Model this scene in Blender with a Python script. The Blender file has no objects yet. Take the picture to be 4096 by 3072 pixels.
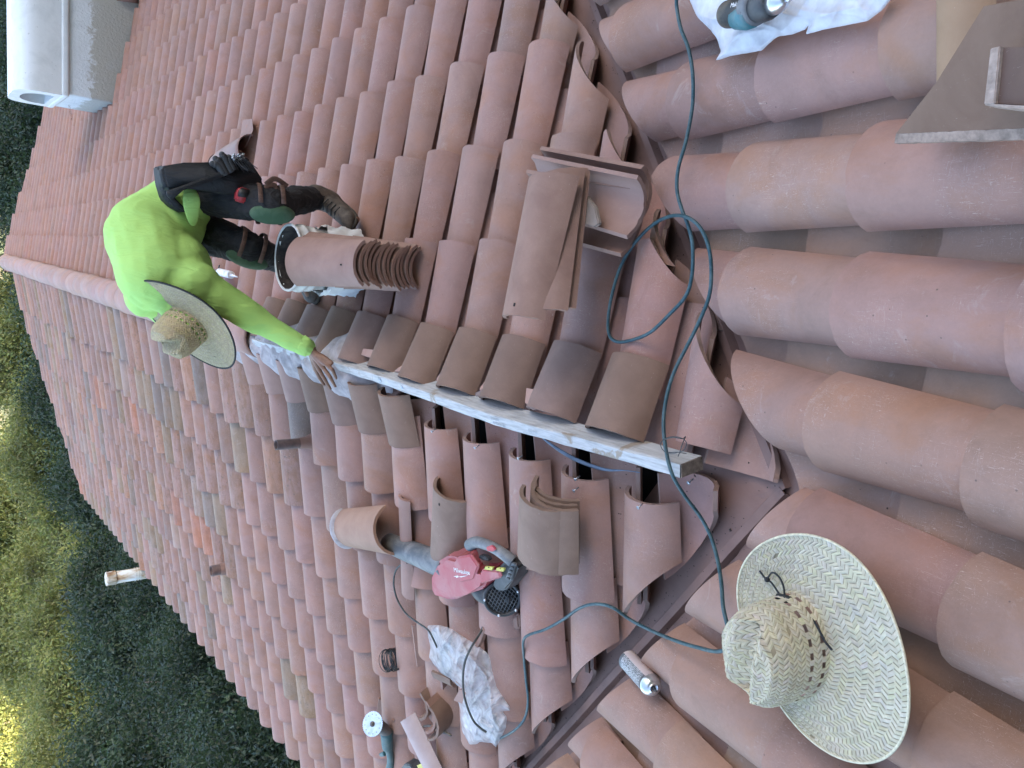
import bpy, bmesh, math, random
import numpy as np
from mathutils import Vector, Matrix
random.seed(7); rng = np.random.default_rng(7)
R = math.radians
scene = bpy.context.scene
col = scene.collection

# ---------------- camera, world, sun, exposure ----------------
RM = np.array([[-0.62552546, -0.07375819, -0.77670948],
               [-0.14749715, 0.98874917, 0.02489332],
               [0.76613477, 0.13013384, -0.6293669]])
CAM = np.array([-1.0586, -0.4088, 1.7257]); FPX = 3117.56
cd = bpy.data.cameras.new('camera'); cam = bpy.data.objects.new('camera', cd); col.objects.link(cam)
cd.sensor_width = 36; cd.lens = FPX / 4096 * 36; cd.clip_start = .05; cd.clip_end = 600
cam.matrix_world = Matrix(((RM[0, 0], -RM[1, 0], -RM[2, 0], CAM[0]), (RM[0, 1], -RM[1, 1], -RM[2, 1], CAM[1]),
                           (RM[0, 2], -RM[1, 2], -RM[2, 2], CAM[2]), (0, 0, 0, 1)))
scene.camera = cam
SUN_EL, SUN_AZ = R(24), R(250)            # azimuth: direction TOWARDS the sun in the xy plane, from +x
sdir = Vector((math.cos(SUN_AZ) * math.cos(SUN_EL), math.sin(SUN_AZ) * math.cos(SUN_EL), math.sin(SUN_EL)))
w = bpy.data.worlds.new('World'); scene.world = w; w.use_nodes = True
nt = w.node_tree; bg = nt.nodes['Background']
sky = nt.nodes.new('ShaderNodeTexSky'); sky.sky_type = 'NISHITA'; sky.sun_disc = False
sky.sun_elevation = SUN_EL; sky.sun_rotation = math.pi / 2 - SUN_AZ
sky.dust_density = 3.0; sky.air_density = 1.0; sky.ozone_density = .6
nt.links.new(sky.outputs[0], bg.inputs[0]); bg.inputs[1].default_value = .15
sl = bpy.data.lights.new('sun', 'SUN'); sun = bpy.data.objects.new('sun', sl); col.objects.link(sun)
sl.energy = 5.0; sl.angle = R(.5); sl.color = (1, .85, .56)
sun.rotation_euler = sdir.to_track_quat('Z', 'Y').to_euler()
scene.view_settings.view_transform = 'Standard'; scene.view_settings.look = 'None'
scene.view_settings.exposure = 2.7; scene.view_settings.gamma = 1.0
scene.cycles.max_bounces = 6; scene.cycles.transparent_max_bounces = 16
scene.cycles.use_adaptive_sampling = True

# ---------------- surveyed roof planes ----------------
S, SM, Y0, PSI = .23416, .30083, .07, -.03145      # wing pitch, main pitch, ridge y, main roof yaw
def ray(px, py): return RM.T @ np.array([(px - 2048) / FPX, (py - 1536) / FPX, 1.0])
def pl(px, py, n, c):
    d = ray(px, py); n = np.array(n, float); t = (c - n @ CAM) / (n @ d); return Vector(CAM + t * d)
def RT(px, py, h=0): return pl(px, py, (0, -S, 1), h - S * Y0)
def LT(px, py, h=0): return pl(px, py, (0, S, 1), h + S * Y0)
def MT(px, py, h=0): return pl(px, py, (SM * math.cos(PSI), SM * math.sin(PSI), 1), h)
def ZT(px, py, z): return pl(px, py, (0, 0, 1), z)

# ---------------- helpers ----------------
def tag(o, label=None, cat=None, group=None, kind=None):
    if label: o['label'] = label
    if cat: o['category'] = cat
    if group: o['group'] = group
    if kind: o['kind'] = kind
    return o
def empty(name, loc=(0, 0, 0), M=None):
    o = bpy.data.objects.new(name, None); col.objects.link(o); o.empty_display_size = .1
    if M is not None: o.matrix_world = M
    else: o.location = loc
    return o
def link_bm(name, bm, mat, parent=None, smooth=True, local=True):
    me = bpy.data.meshes.new(name); bm.to_mesh(me); bm.free()
    return link_me(name, me, mat, parent, smooth)
def link_me(name, me, mat, parent=None, smooth=True):
    o = bpy.data.objects.new(name, me); col.objects.link(o)
    for m in (mat if isinstance(mat, (list, tuple)) else [mat]): me.materials.append(m)
    if smooth:
        me.polygons.foreach_set('use_smooth', [True] * len(me.polygons)); 
    if parent is not None: o.parent = parent
    return o
def sharp(o, ang=35):
    o.data.set_sharp_from_angle(angle=R(ang)); return o
def frame(loc, x, z):
    """matrix at loc whose local z is z and local x is near x"""
    z = Vector(z).normalized(); x = Vector(x); x = (x - z * x.dot(z)).normalized(); y = z.cross(x)
    M = Matrix((x, y, z)).transposed().to_4x4(); M.translation = Vector(loc); return M
def copy_tree(o, parent=None):
    c = o.copy(); col.objects.link(c)
    if parent is not None: c.parent = parent
    for ch in list(o.children): copy_tree(ch, c)
    return c
def box(bm, c, sx, sy, sz, M=None, bev=0.0, seg=2):
    T = Matrix.Translation(c) @ Matrix.Diagonal((sx, sy, sz, 1))
    if M is not None: T = M @ T
    r = bmesh.ops.create_cube(bm, size=1, matrix=T)
    if bev > 0:
        es = list({e for v in r['verts'] for e in v.link_edges})
        bmesh.ops.bevel(bm, geom=es, offset=bev, segments=seg, profile=.6, affect='EDGES', clamp_overlap=True)
def cyl(bm, p0, p1, r0, r1=None, n=20, cap=True):
    p0, p1 = Vector(p0), Vector(p1); r1 = r0 if r1 is None else r1
    d = p1 - p0; q = d.to_track_quat('Z', 'Y').to_matrix().to_4x4()
    q.translation = (p0 + p1) / 2
    bmesh.ops.create_cone(bm, cap_ends=cap, segments=n, radius1=r0, radius2=r1, depth=d.length, matrix=q)
def lathe(bm, prof, n=24, M=None, close=False):
    """prof: list of (r, z) around local z"""
    M = M or Matrix.Identity(4); rings = []
    for r, z in prof:
        rings.append([bm.verts.new(M @ Vector((r * math.cos(2 * math.pi * k / n), r * math.sin(2 * math.pi * k / n), z))) for k in range(n)])
    for a, b in zip(rings, rings[1:]):
        for k in range(n): bm.faces.new((a[k], a[(k + 1) % n], b[(k + 1) % n], b[k]))
    if close:
        bm.faces.new(rings[-1]); bm.faces.new(rings[0][::-1])
def catmull(pts, n=8):
    P = [Vector(p) for p in pts]; P = [P[0] * 2 - P[1]] + P + [P[-1] * 2 - P[-2]]; out = []
    for i in range(1, len(P) - 2):
        for k in range(n):
            t = k / n; a, b, c, d = P[i - 1], P[i], P[i + 1], P[i + 2]
            out.append(.5 * ((2 * b) + (c - a) * t + (2 * a - 5 * b + 4 * c - d) * t * t + (3 * b - a - 3 * c + d) * t ** 3))
    out.append(P[-2]); return out
def tube(bm, pts, rad, n=8, cap=True, flat=1.0, up=(0, 0, 1)):
    P = [Vector(p) for p in pts]; rings = []; u = None
    for i, p in enumerate(P):
        t = (P[min(i + 1, len(P) - 1)] - P[max(i - 1, 0)]).normalized()
        if u is None:
            u = Vector(up) if abs(t.dot(Vector(up))) < .95 else Vector((1, 0, 0))
        u = (u - t * u.dot(t)).normalized(); v = t.cross(u)
        r = rad[i] if isinstance(rad, (list, tuple)) else rad
        rings.append([bm.verts.new(p + u * (r * flat * math.sin(2 * math.pi * k / n)) + v * (r * math.cos(2 * math.pi * k / n))) for k in range(n)])
    for a, b in zip(rings, rings[1:]):
        for k in range(n): bm.faces.new((a[k], a[(k + 1) % n], b[(k + 1) % n], b[k]))
    if cap: bm.faces.new(rings[-1]); bm.faces.new(rings[0][::-1])
def extrude_poly(bm, pts, n, th):
    """flat polygon (Vectors) extruded by th along n"""
    n = Vector(n).normalized() * th
    a = [bm.verts.new(p) for p in pts]; b = [bm.verts.new(Vector(p) + n) for p in pts]
    bm.faces.new(a[::-1]); bm.faces.new(b)
    for i in range(len(a)): bm.faces.new((a[i], a[(i + 1) % len(a)], b[(i + 1) % len(a)], b[i]))

# ---------------- materials ----------------
class NB:
    """small node builder"""
    def __init__(s, name, rough=.7, color=(.5, .5, .5), metal=0.0):
        s.m = bpy.data.materials.new(name); s.m.use_nodes = True; s.t = s.m.node_tree; s.b = s.t.nodes['Principled BSDF']
        s.b.inputs['Roughness'].default_value = rough; s.b.inputs['Metallic'].default_value = metal
        s.b.inputs['Base Color'].default_value = (*color, 1); s.co = s.n('ShaderNodeTexCoord')
    def n(s, k, **kw):
        x = s.t.nodes.new(k)
        for a, b in kw.items(): setattr(x, a, b)
        return x
    def l(s, a, b): s.t.links.new(a, b)
    def noise(s, scale, detail=4, rough=.55, vec=None, dist=0):
        x = s.n('ShaderNodeTexNoise'); x.inputs['Scale'].default_value = scale; x.inputs['Detail'].default_value = detail
        x.inputs['Roughness'].default_value = rough; x.inputs['Distortion'].default_value = dist
        s.l(vec if vec is not None else s.co.outputs['Object'], x.inputs['Vector']); return x.outputs['Fac']
    def ramp(s, fac, stops, interp='LINEAR'):
        r = s.n('ShaderNodeValToRGB'); e = r.color_ramp.elements; r.color_ramp.interpolation = interp
        while len(e) < len(stops): e.new(.5)
        for x, (p, c) in zip(e, stops): x.position = p; x.color = (*c, 1) if len(c) == 3 else c
        s.l(fac, r.inputs['Fac']); return r.outputs['Color']
    def mix(s, a, b, fac, mode='MIX'):
        x = s.n('ShaderNodeMix', data_type='RGBA', blend_type=mode)
        for v, i in ((a, 6), (b, 7)):
            if isinstance(v, tuple): x.inputs[i].default_value = (*v, 1)
            else: s.l(v, x.inputs[i])
        if isinstance(fac, (int, float)): x.inputs[0].default_value = fac
        else: s.l(fac, x.inputs[0])
        return x.outputs[2]
    def scale(s, v, vec=None):
        m = s.n('ShaderNodeMapping'); m.inputs['Scale'].default_value = v
        s.l(vec if vec is not None else s.co.outputs['Object'], m.inputs['Vector']); return m.outputs[0]
    def attr(s, name):
        a = s.n('ShaderNodeAttribute', attribute_name=name); return a
    def math(s, op, a, b=0.0):
        x = s.n('ShaderNodeMath', operation=op)
        for i, v in enumerate((a, b)):
            if isinstance(v, (int, float)): x.inputs[i].default_value = v
            else: s.l(v, x.inputs[i])
        return x.outputs[0]
    def bump(s, h, dist=.002, strength=.5, prev=None):
        b = s.n('ShaderNodeBump'); b.inputs['Strength'].default_value = strength; b.inputs['Distance'].default_value = dist
        s.l(h, b.inputs['Height'])
        if prev is not None: s.l(prev, b.inputs['Normal'])
        return b.outputs[0]
    def out(s, colr=None, normal=None, rough=None):
        if colr is not None: s.l(colr, s.b.inputs['Base Color'])
        if normal is not None: s.l(normal, s.b.inputs['Normal'])
        if rough is not None: s.l(rough, s.b.inputs['Roughness'])
        return s.m
BW = lambda a: (a, a, a)

def tile_material(name):
    b = NB(name, .72); base = b.attr('tint').outputs['Color']; age = b.attr('tint').outputs['Alpha']
    # slow mottling of fired clay, then fine grain
    n1 = b.noise(6, 6, .66, None, .3); c = b.mix(base, b.ramp(n1, [(.3, (.84, .83, .81)), (.5, (1, 1, 1)), (.72, (1.13, 1.10, 1.07))]), 1.0, 'MULTIPLY')
    ng = b.noise(95, 5, .75); c = b.mix(c, b.ramp(ng, [(.3, BW(.955)), (.7, BW(1.045))]), 1.0, 'MULTIPLY')
    # brown blush
    n2 = b.noise(4.1, 5, .6, b.scale((1, 1.4, 1)), .6)
    c = b.mix(c, b.mix(c, (1.0, .86, .68), 1.0, 'MULTIPLY'), b.ramp(n2, [(.47, BW(0)), (.66, BW(.75))]))
    # pale lime bloom, grainy at its edges
    n3 = b.noise(9, 8, .74, None, 1.0); c = b.mix(c, (.46, .38, .34), b.ramp(n3, [(.60, BW(0)), (.70, BW(.30))]))
    ns_ = b.noise(3.0, 6, .7, None, 2.2); c = b.mix(c, b.mix(c, (.74, .70, .66), 1.0, 'MULTIPLY'), b.ramp(ns_, [(.57, BW(0)), (.65, BW(.30)), (.70, BW(.1))]))
    # handling scuffs: thin short pale scratches in two directions, in patches
    pt = b.ramp(b.noise(5, 3), [(.46, BW(0)), (.60, BW(1))])
    n4 = b.noise(2.2, 9, .78, b.scale((12, 150, 60)), 1.8); n5 = b.noise(2.2, 9, .78, b.scale((150, 14, 60)), 1.8)
    m4 = b.math('MULTIPLY', b.ramp(n4, [(.585, BW(0)), (.62, BW(.7))]), pt); m5 = b.math('MULTIPLY', b.ramp(n5, [(.592, BW(0)), (.625, BW(.65))]), pt)
    c = b.mix(c, (.56, .42, .35), m4); c = b.mix(c, (.54, .42, .36), m5)
    # dark specks
    v = b.n('ShaderNodeTexVoronoi'); v.inputs['Scale'].default_value = 34; b.l(b.co.outputs['Object'], v.inputs['Vector'])
    sp = b.math('LESS_THAN', v.outputs['Distance'], .07)
    sp = b.math('MULTIPLY', sp, b.ramp(b.noise(4, 2), [(.5, BW(0)), (.6, BW(.7))]))
    c = b.mix(c, (.09, .06, .05), sp)
    # weathering of the old tiles: alpha = 0 old, 1 new
    old = b.math('SUBTRACT', 1.0, age)
    n6 = b.noise(9, 6, .7, b.scale((3.5, 1, 1)), .3)
    c = b.mix(c, b.mix(c, (.82, .75, .60), 1.0, 'MULTIPLY'), b.math('MULTIPLY', old, b.ramp(n6, [(.42, BW(0)), (.6, BW(.9))])))
    n7 = b.noise(40, 4, .6); c = b.mix(c, (.08, .08, .07), b.math('MULTIPLY', old, b.ramp(n7, [(.60, BW(0)), (.7, BW(.6))])))
    nb = b.noise(160, 3, .6); nm = b.bump(nb, .0012, .35); nm = b.bump(n1, .01, .25, nm)
    return b.out(c, nm, b.ramp(n1, [(.3, BW(.62)), (.7, BW(.80))]))
M_TILE = tile_material('fired_clay')

def clay(name, c1, c2, edge=False):
    b = NB(name, .75); n = b.noise(8, 6, .62, None, .4)
    c = b.ramp(n, [(.3, c1), (.7, c2)])
    sv = b.scale((20, 70, 20)); m = b.ramp(b.noise(1.6, 8, .7, sv, 1.5), [(.65, BW(0)), (.7, BW(.5))])
    c = b.mix(c, (.62, .50, .44), m)
    return b.out(c, b.bump(b.noise(140, 4, .65), .0015, .5))
M_RIM = clay('sawn_clay_rim', (.20, .125, .10), (.30, .20, .165))
M_CLAY = clay('pink_clay', (.26, .155, .125), (.335, .21, .172))
M_CLAYB = clay('brown_clay', (.175, .108, .076), (.25, .163, .122))
M_CLAYR = clay('red_brown_clay', (.21, .115, .085), (.30, .18, .135))
M_CLAYG = clay('broken_clay_edge', (.22, .18, .155), (.34, .28, .24))

def metal_paint():
    b = NB('painted_flashing', .68); n = b.noise(5, 5, .6, None, .5)
    c = b.ramp(n, [(.3, (.20, .112, .088)), (.7, (.27, .165, .135))])
    v = b.n('ShaderNodeTexVoronoi'); v.inputs['Scale'].default_value = 38; b.l(b.co.outputs['Object'], v.inputs['Vector'])
    sp = b.math('MULTIPLY', b.math('LESS_THAN', v.outputs['Distance'], .085), b.ramp(b.noise(9, 2), [(.48, BW(0)), (.55, BW(1))]))
    c = b.mix(c, (.03, .025, .02), sp)
    return b.out(c, b.bump(b.noise(14, 4), .01, .35))
M_FLASH = metal_paint()
def plain(name, c, rough=.6, metal=0.0, var=.25, sc=30, bump=.0, bsc=120):
    b = NB(name, rough, c, metal); n = b.noise(sc, 5, .6)
    lo = tuple(x * (1 - var) for x in c); hi = tuple(min(1, x * (1 + var)) for x in c)
    return b.out(b.ramp(n, [(.3, lo), (.7, hi)]), b.bump(b.noise(bsc, 4), .002, bump) if bump else None)
M_DARK = plain('roofing_felt', (.015, .014, .014), .9)
M_BLACKP = plain('black_plastic', (.02, .021, .023), .5, sc=20, var=.5)
M_STEEL = plain('bright_steel', (.62, .63, .65), .3, .9, .15)

# ---------------- roof tiles ----------------
def slope_frame(kind):
    n = math.hypot(1, S); m = math.hypot(1, SM)
    if kind == 'R': return Vector((0, Y0, 0)), Vector((1, 0, 0)), Vector((0, -1 / n, -S / n)), Vector((0, -S / n, 1 / n))
    if kind == 'L': return Vector((0, Y0, 0)), Vector((1, 0, 0)), Vector((0, 1 / n, -S / n)), Vector((0, S / n, 1 / n))
    c, s_ = math.cos(PSI), math.sin(PSI)
    return Vector((0, 0, 0)), Vector((-s_, c, 0)), Vector((c / m, s_ / m, -SM / m)), Vector((c * SM / m, s_ * SM / m, 1 / m))
TH = .013; ARC = R(72)
class Field:
    def __init__(s, kind): s.o, s.u, s.d, s.n = slope_frame(kind); s.V = []; s.F = []; s.T = []
    def add(s, cu, dl, ln, a0, a1, tint, pan=False, l0=.008, l1=-.022, ns=10, nl=3, skew=0.0, k=ARC, rise=None):
        """a tile: lower end at distance dl down the slope, half width a0 there and a1 at its upper end"""
        b = len(s.V)
        for j in range(nl + 1):
            t = j / nl; a = a0 + (a1 - a0) * t; lift = l0 + (l1 - l0) * t; rr = a / math.sin(k)
            for i in range(ns + 1):
                th = -k + 2 * k * i / ns; x = rr * math.sin(th); z = rr * (math.cos(th) - math.cos(k))
                if pan: z = -z
                jd = random.gauss(0, .0011) + (.004 * random.random() if random.random() < .03 else 0) if j == 0 and cu < 6 else 0
                s.V.append(s.o + s.u * (cu + x + skew * t) + s.d * (dl - ln * t - jd) + s.n * (z + lift)); s.T.append(tint)
        for j in range(nl):
            for i in range(ns):
                q = (b + j * (ns + 1) + i, b + j * (ns + 1) + i + 1, b + (j + 1) * (ns + 1) + i + 1, b + (j + 1) * (ns + 1) + i)
                s.F.append(q)
    def build(s, name, mat, parent=None, cuts=(), th=TH, off=-1):
        me = bpy.data.meshes.new(name); me.from_pydata([tuple(v) for v in s.V], [], s.F)
        ca = me.color_attributes.new('tint', 'FLOAT_COLOR', 'POINT')
        ca.data.foreach_set('color', np.array(s.T, dtype=np.float32).ravel())
        if cuts:
            bm = bmesh.new(); bm.from_mesh(me)
            for co, no in cuts:      # keeps the side the normal points to
                bmesh.ops.bisect_plane(bm, geom=bm.verts[:] + bm.edges[:] + bm.faces[:], plane_co=co, plane_no=no, clear_inner=True, clear_outer=False)
            seen = set(); kill = []
            for f0 in bm.faces:
                if f0 in seen: continue
                st, isl = [f0], []
                seen.add(f0)
                while st:
                    f_ = st.pop(); isl.append(f_)
                    for e_ in f_.edges:
                        for g_ in e_.link_faces:
                            if g_ not in seen: seen.add(g_); st.append(g_)
                vs = {v for f_ in isl for v in f_.verts}; dd = [v.co.dot(s.d) for v in vs]
                if len(isl) < 40 and (max(dd) - min(dd) < .13 or sum(f_.calc_area() for f_ in isl) < .012): kill += list(vs)
            bmesh.ops.delete(bm, geom=kill, context='VERTS')
            bm.to_mesh(me); bm.free()
        o = link_me(name, me, [mat, M_RIM], parent)
        sd = o.modifiers.new('thickness', 'SOLIDIFY'); sd.material_offset_rim = 1; sd.thickness = th; sd.offset = off; sd.use_even_offset = True
        es = o.modifiers.new('edges', 'EDGE_SPLIT'); es.split_angle = R(42)
        return o
def newtint(warm=0.0, brown=0.0):
    j = random.gauss(0, 1)
    c = np.array([.322, .188, .155]) * (1 + .05 * j)
    c = c * (1 - warm) + np.array([.36, .185, .125]) * warm
    c = c * (1 - brown) + np.array([.275, .163, .112]) * brown
    c = c * (1 + .015 * rng.normal(size=3)); return (*c, 1.0)
def oldtint():
    r = random.random()
    if r < .40: c = (.31, .188, .157)
    elif r < .58: c = (.28, .18, .15)
    elif r < .68: c = (.225, .17, .145)
    elif r < .80: c = (.27, .19, .135)
    elif r < .92: c = (.335, .192, .142)
    elif r < .985: c = (.31, .22, .185)
    else: c = (.37, .18, .13)
    c = np.array(c) * (1 + .07 * random.gauss(0, 1)); return (*c, random.choice([0, .2, .5, .8]))
def line_cut(p, q, keep):
    """vertical plane through p, q keeping the side where point keep lies"""
    p = Vector((*p, 0)); q = Vector((*q, 0)); k = Vector((*keep, 0)); d = (q - p); n = Vector((-d.y, d.x, 0))
    if n.dot(k - p) < 0: n = -n
    return p, n

# ---------------- the house roof ----------------
house = empty('house', (6, 0, -3.6))
tag(house, 'sprawling house roof of pinkish clay barrel tiles with white stucco chimney', 'house')
def under(o):            # keep world coordinates under the house empty
    o.parent = house; o.matrix_parent_inverse = Matrix.Translation((-6, 0, 3.6)); return o
EX = .3912
# right slope of the wing
fr = Field('R')
XR0, WR = 1.2267 + .108, .274
for c in range(-6, 52):
    cx = XR0 + c * WR
    jit = random.gauss(0, .004)
    far = min(1, max(0, (cx - 3.5) / 8))
    for r in range(0, 13):
        dl = .6263 + r * EX + jit + random.gauss(0, .003) - (.15 if c <= -4 else 0)
        ln = .457 if r else min(.457, dl - .07)
        fr.add(cx + random.gauss(0, .003), dl, ln, .111, .091, newtint(warm=.55 * far + .1 * random.random(), brown=.12 * random.random()), skew=random.gauss(0, .003), ns=10 if cx < 7 else 7, nl=2)
    px = cx + WR / 2
    for r in range(0, 13):
        dl = .47 + r * EX + random.gauss(0, .01)
        fr.add(px, dl, min(.457, dl + .0), .090, .104, newtint(warm=.2 * far), pan=True, k=R(68), l0=.012, l1=-.006, ns=8 if cx < 7 else 5, nl=2)
# cut along the valley and at the far gable
vR = line_cut((.670, -.734), (1.257, -1.404), (5, -1)); vR2 = line_cut((15.45, -.3), (15.15, -2.15), (5, -1))
o_r = under(fr.build('roof_slope', M_TILE, None, (vR, vR2)))
# left slope of the wing
fl = Field('L'); XL0, WL = .5776 + .103, .2782
for c in range(-4, 47):
    cx = XL0 + c * WL
    jit = random.gauss(0, .008)
    for r in range(0, 9):
        dl = .5341 + min(r, 2) * .385 + max(r - 2, 0) * .352 + jit + random.gauss(0, .004)
        isold = cx > 3.55 + .25 * r + random.gauss(0, .25) or (cx > 2.9 and random.random() < .12)
        tint = oldtint() if isold else newtint(brown=.2 * random.random())
        top = (.12 if cx < 3.3 else -.016 * cx) if (r == 0) else 0
        ln = min(.457 if cx < 3.3 else .64, dl - top) if r == 0 else .457
        s_ = random.gauss(0, .006 if isold else .003)
        fl.add(cx + s_, dl + (random.gauss(0, .016) if isold else 0), ln, .105, .089, tint, skew=random.gauss(0, .008 if isold else .004), ns=10 if cx < 7 else 7, nl=2)
    px = cx + WL / 2
    for r in range(0, 9):
        dl = .50 + r * .3795 + random.gauss(0, .01)
        fl.add(px, dl, min(.457, dl - .02), .090, .106, newtint() if cx < 3.5 else oldtint(), pan=True, k=R(68), l0=.012, l1=-.006, ns=8 if cx < 7 else 5, nl=2)
vL = line_cut((.325, .39), (.872, 1.13), (5, 1)); vL2 = line_cut((13.9, .2), (12.3, 3.9), (5, 1))
o_l = under(fl.build('roof_slope', M_TILE, None, (vL, vL2)))
# the main roof in the foreground
fm = {-1: Field('M'), 1: Field('M')}; YM0, WM = -.8463 - .113, .2692
for c in range(-12, 17):
    cy = YM0 + c * WM
    off = random.gauss(0, .012) + (.02 if c in (1, 2) else 0)
    for r in range(-5, 6):
        dl = .1871 - r * EX + off + random.gauss(0, .004)   # distance down the slope
        br = .6 if random.random() < .33 else .25 * random.random()
        if c >= 5: br = max(br, .5 * random.random() + .3)
        fm[1 if cy > .05 else -1].add(cy + random.gauss(0, .003), dl, .457, .116, .095, newtint(warm=.15 * random.random(), brown=br * .9), skew=random.gauss(0, .003), ns=14, nl=4)
    py_ = cy + WM / 2
    for r in range(-6, 6):
        dl = .03 - r * EX + random.gauss(0, .01)
        tq = newtint(brown=random.choice([.45, 1.0, .8])); tq = (*(np.array(tq[:3]) * .92), 1)
        fm[1 if py_ > .12 else -1].add(py_, dl, .457, .092, .108, tq, pan=True, k=R(46), l0=.012, l1=-.006, ns=10, nl=3)
mR = line_cut((.165, -.265), (1.13, -1.435), (-3, -1)); mL = line_cut((.02, .20), (.575, .955), (-3, 1))
mT = line_cut((.07, -.3), (.09, .3), (-3, 0))
o_m = under(fm[-1].build('roof_slope', M_TILE, None, (mR,)))
o_m2 = under(fm[1].build('roof_slope', M_TILE, None, (mL,)))

# decking below each slope, and valley flashing
def deck_sheet(name, kind, pts, h, mat, th=.01):
    bm = bmesh.new(); o, u, d, n = slope_frame(kind)
    vs = []
    for x, y in pts:
        p = Vector((x, y, 0)); z = (n.dot(o) - n.x * x - n.y * y) / n.z + h; vs.append(Vector((x, y, z)))
    extrude_poly(bm, vs, (0, 0, -1), th)
    bmesh.ops.recalc_face_normals(bm, faces=bm.faces[:])
    return under(link_bm(name, bm, mat, smooth=False))
K = SM / S
deck_sheet('roof_deck', 'R', [(0.02, Y0 - .001), (15.4, Y0 - .001), (15.2, -5.6), (5.8 * 1 / K * 1.0, -5.6 + .0)], -.13, M_DARK)
deck_sheet('roof_deck', 'L', [(0.02, Y0 + .001), (5.8 / K * .62, 3.72), (12.6, 3.72), (13.9, Y0 + .001)], -.13, M_DARK)
deck_sheet('roof_deck', 'M', [(-3, -4.6), (3.6, -4.6), (-.02, Y0), (3.6, 4.6), (-3, 4.6)], -.14, M_DARK)

def valley(side):
    """folded sheet metal: wing leg, raised centre rib, main-roof leg, laid down the valley"""
    bm = bmesh.new(); n = 40; rows = []
    for i in range(n + 1):
        t = -.12 + (1.9 + .12) * i / n               # distance |y - Y0|
        tt = max(t, 0.0)
        y = Y0 + side * tt; xv = tt * S / SM
        if side < 0: xv += .03 * tt
        z = -SM * xv - .09
        L = []
        for off, dz in ((-.45, None), (-.17, None), (-.022, 0), (-.012, .028), (.012, .028), (.022, 0), (.17, None), (.30, None)):
            # off < 0 goes onto the main roof (towards -x), > 0 onto the wing (+x)
            ax = xv + off * .79; ay = y - side * off * .61 * (1 if off > 0 else 1)
            if off > 0: zz = -S * abs(ay - Y0) - .09 - .012 * (off > .1)
            else: zz = -(SM * ax) - .09 - .012 * (off < -.1)
            if abs(off) <= .022: zz = z + (dz or 0) + abs(off) * .0
            L.append(bm.verts.new((ax, ay, zz + .004 * math.sin(9 * t + off * 8))))
        rows.append(L)
    for a, b in zip(rows, rows[1:]):
        for k in range(len(a) - 1): bm.faces.new((a[k], a[k + 1], b[k + 1], b[k]))
    bmesh.ops.recalc_face_normals(bm, faces=bm.faces[:])
    o = under(link_bm('valley_flashing', bm, M_FLASH)); sharp(o, 30)
    return o
valley(-1); valley(1)
deck_sheet('valley_flashing', 'M', [(-.42, -.42), (.19, -.30), (.05, Y0), (.20, .42), (-.42, .5)], -.088, M_FLASH, .002)

exec_objects = True
# ---------------- ground and added shading hill ----------------
def ground_mat():
    b = NB('dry_grass_ground', .9); n = b.noise(.35, 6, .6, None, .6)
    c = b.ramp(n, [(.35, (.05, .07, .02)), (.5, (.09, .10, .04)), (.65, (.16, .13, .07))])
    return b.out(c, b.bump(b.noise(6, 5), .1, .6))
M_GROUND = ground_mat()
def sstep(a, b, x):
    t = min(1, max(0, (x - a) / (b - a))); return t * t * (3 - 2 * t)
def shade_hill_h(x, y):          # unseen hill added behind the house to block the sun and back sky
    d = math.hypot(x - 2, y); az = math.degrees(math.atan2(y, x - 2)) % 360
    return (23.2 + 19 * sstep(120, 150, az) * (1 - sstep(215, 240, az))) * sstep(12, 26, d) * (1 - sstep(34, 75, d)) * sstep(125, 165, az) * (1 - sstep(305, 335, az))
bm = bmesh.new(); N = 130; g = []
for i in range(N + 1):
    row = []
    for j in range(N + 1):
        x = -150 + 330 * i / N; y = -160 + 320 * j / N
        row.append(bm.verts.new((x, y, -5.2 + shade_hill_h(x, y) + .3 * math.sin(x * .13) * math.cos(y * .11))))
    g.append(row)
for i in range(N):
    for j in range(N): bm.faces.new((g[i][j], g[i + 1][j], g[i + 1][j + 1], g[i][j + 1]))
tag(link_bm('ground', bm, M_GROUND), kind='structure')
# ---------------- ridge: nailer board, mortar, caps ----------------
def zsurf(x, y): return max(-S * abs(y - Y0), -SM * (x * math.cos(PSI) + y * math.sin(PSI)))
def SF(px, py, h=0.0):
    best = None
    for fn in (RT, LT, MT):
        p = fn(px, py, h); e = abs(p.z - h - zsurf(p.x, p.y))
        if best is None or e < best[0]: best = (e, p)
    return best[1]
bN = NB('weathered_white_lumber', .85)
n1 = bN.noise(30, 6, .65, bN.scale((.35, 3, 3))); n2 = bN.noise(7, 5, .6, None, .5)
c = bN.ramp(n1, [(.3, (.30, .29, .28)), (.5, (.45, .45, .445)), (.7, (.55, .55, .55))])
c = bN.mix(c, (.25, .22, .19), bN.ramp(bN.noise(3, 7, .8, bN.scale((4, 30, 30)), .8), [(.60, BW(0)), (.68, BW(.7))]))
c = bN.mix(c, (.28, .21, .14), bN.ramp(n2, [(.63, BW(0)), (.68, BW(.8))]))
M_LUMBER = bN.out(c, bN.bump(n1, .003, .6))
M_ENDGRAIN = plain('rough_end_grain', (.17, .13, .10), .9, sc=60, var=.5, bump=1, bsc=150)
M_PRINT = plain('faded_grey_ink', (.34, .36, .38), .9, sc=90, var=.25)
board = tag(empty('ridge_board', (.185, .045, .03)), 'long white weathered two by four standing on edge along the ridge', 'board')
bm = bmesh.new(); yb0, yb1 = .045, .030; zt, zb = .122, .025
prev = None; N = 34
_f = [ZT(x, y, .102) for x, y in ((2720, 1856), (2000, 1670), (1500, 1497), (1340, 1450))]; _f.sort(key=lambda p: p.x)
def fold_y(x): return float(np.interp(x, [p.x for p in _f] + [3.4], [p.y for p in _f] + [_f[-1].y]))
def lean(x): return R(float(np.interp(x, [.19, .7, 3.0], [9, 19, 20])))
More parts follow.
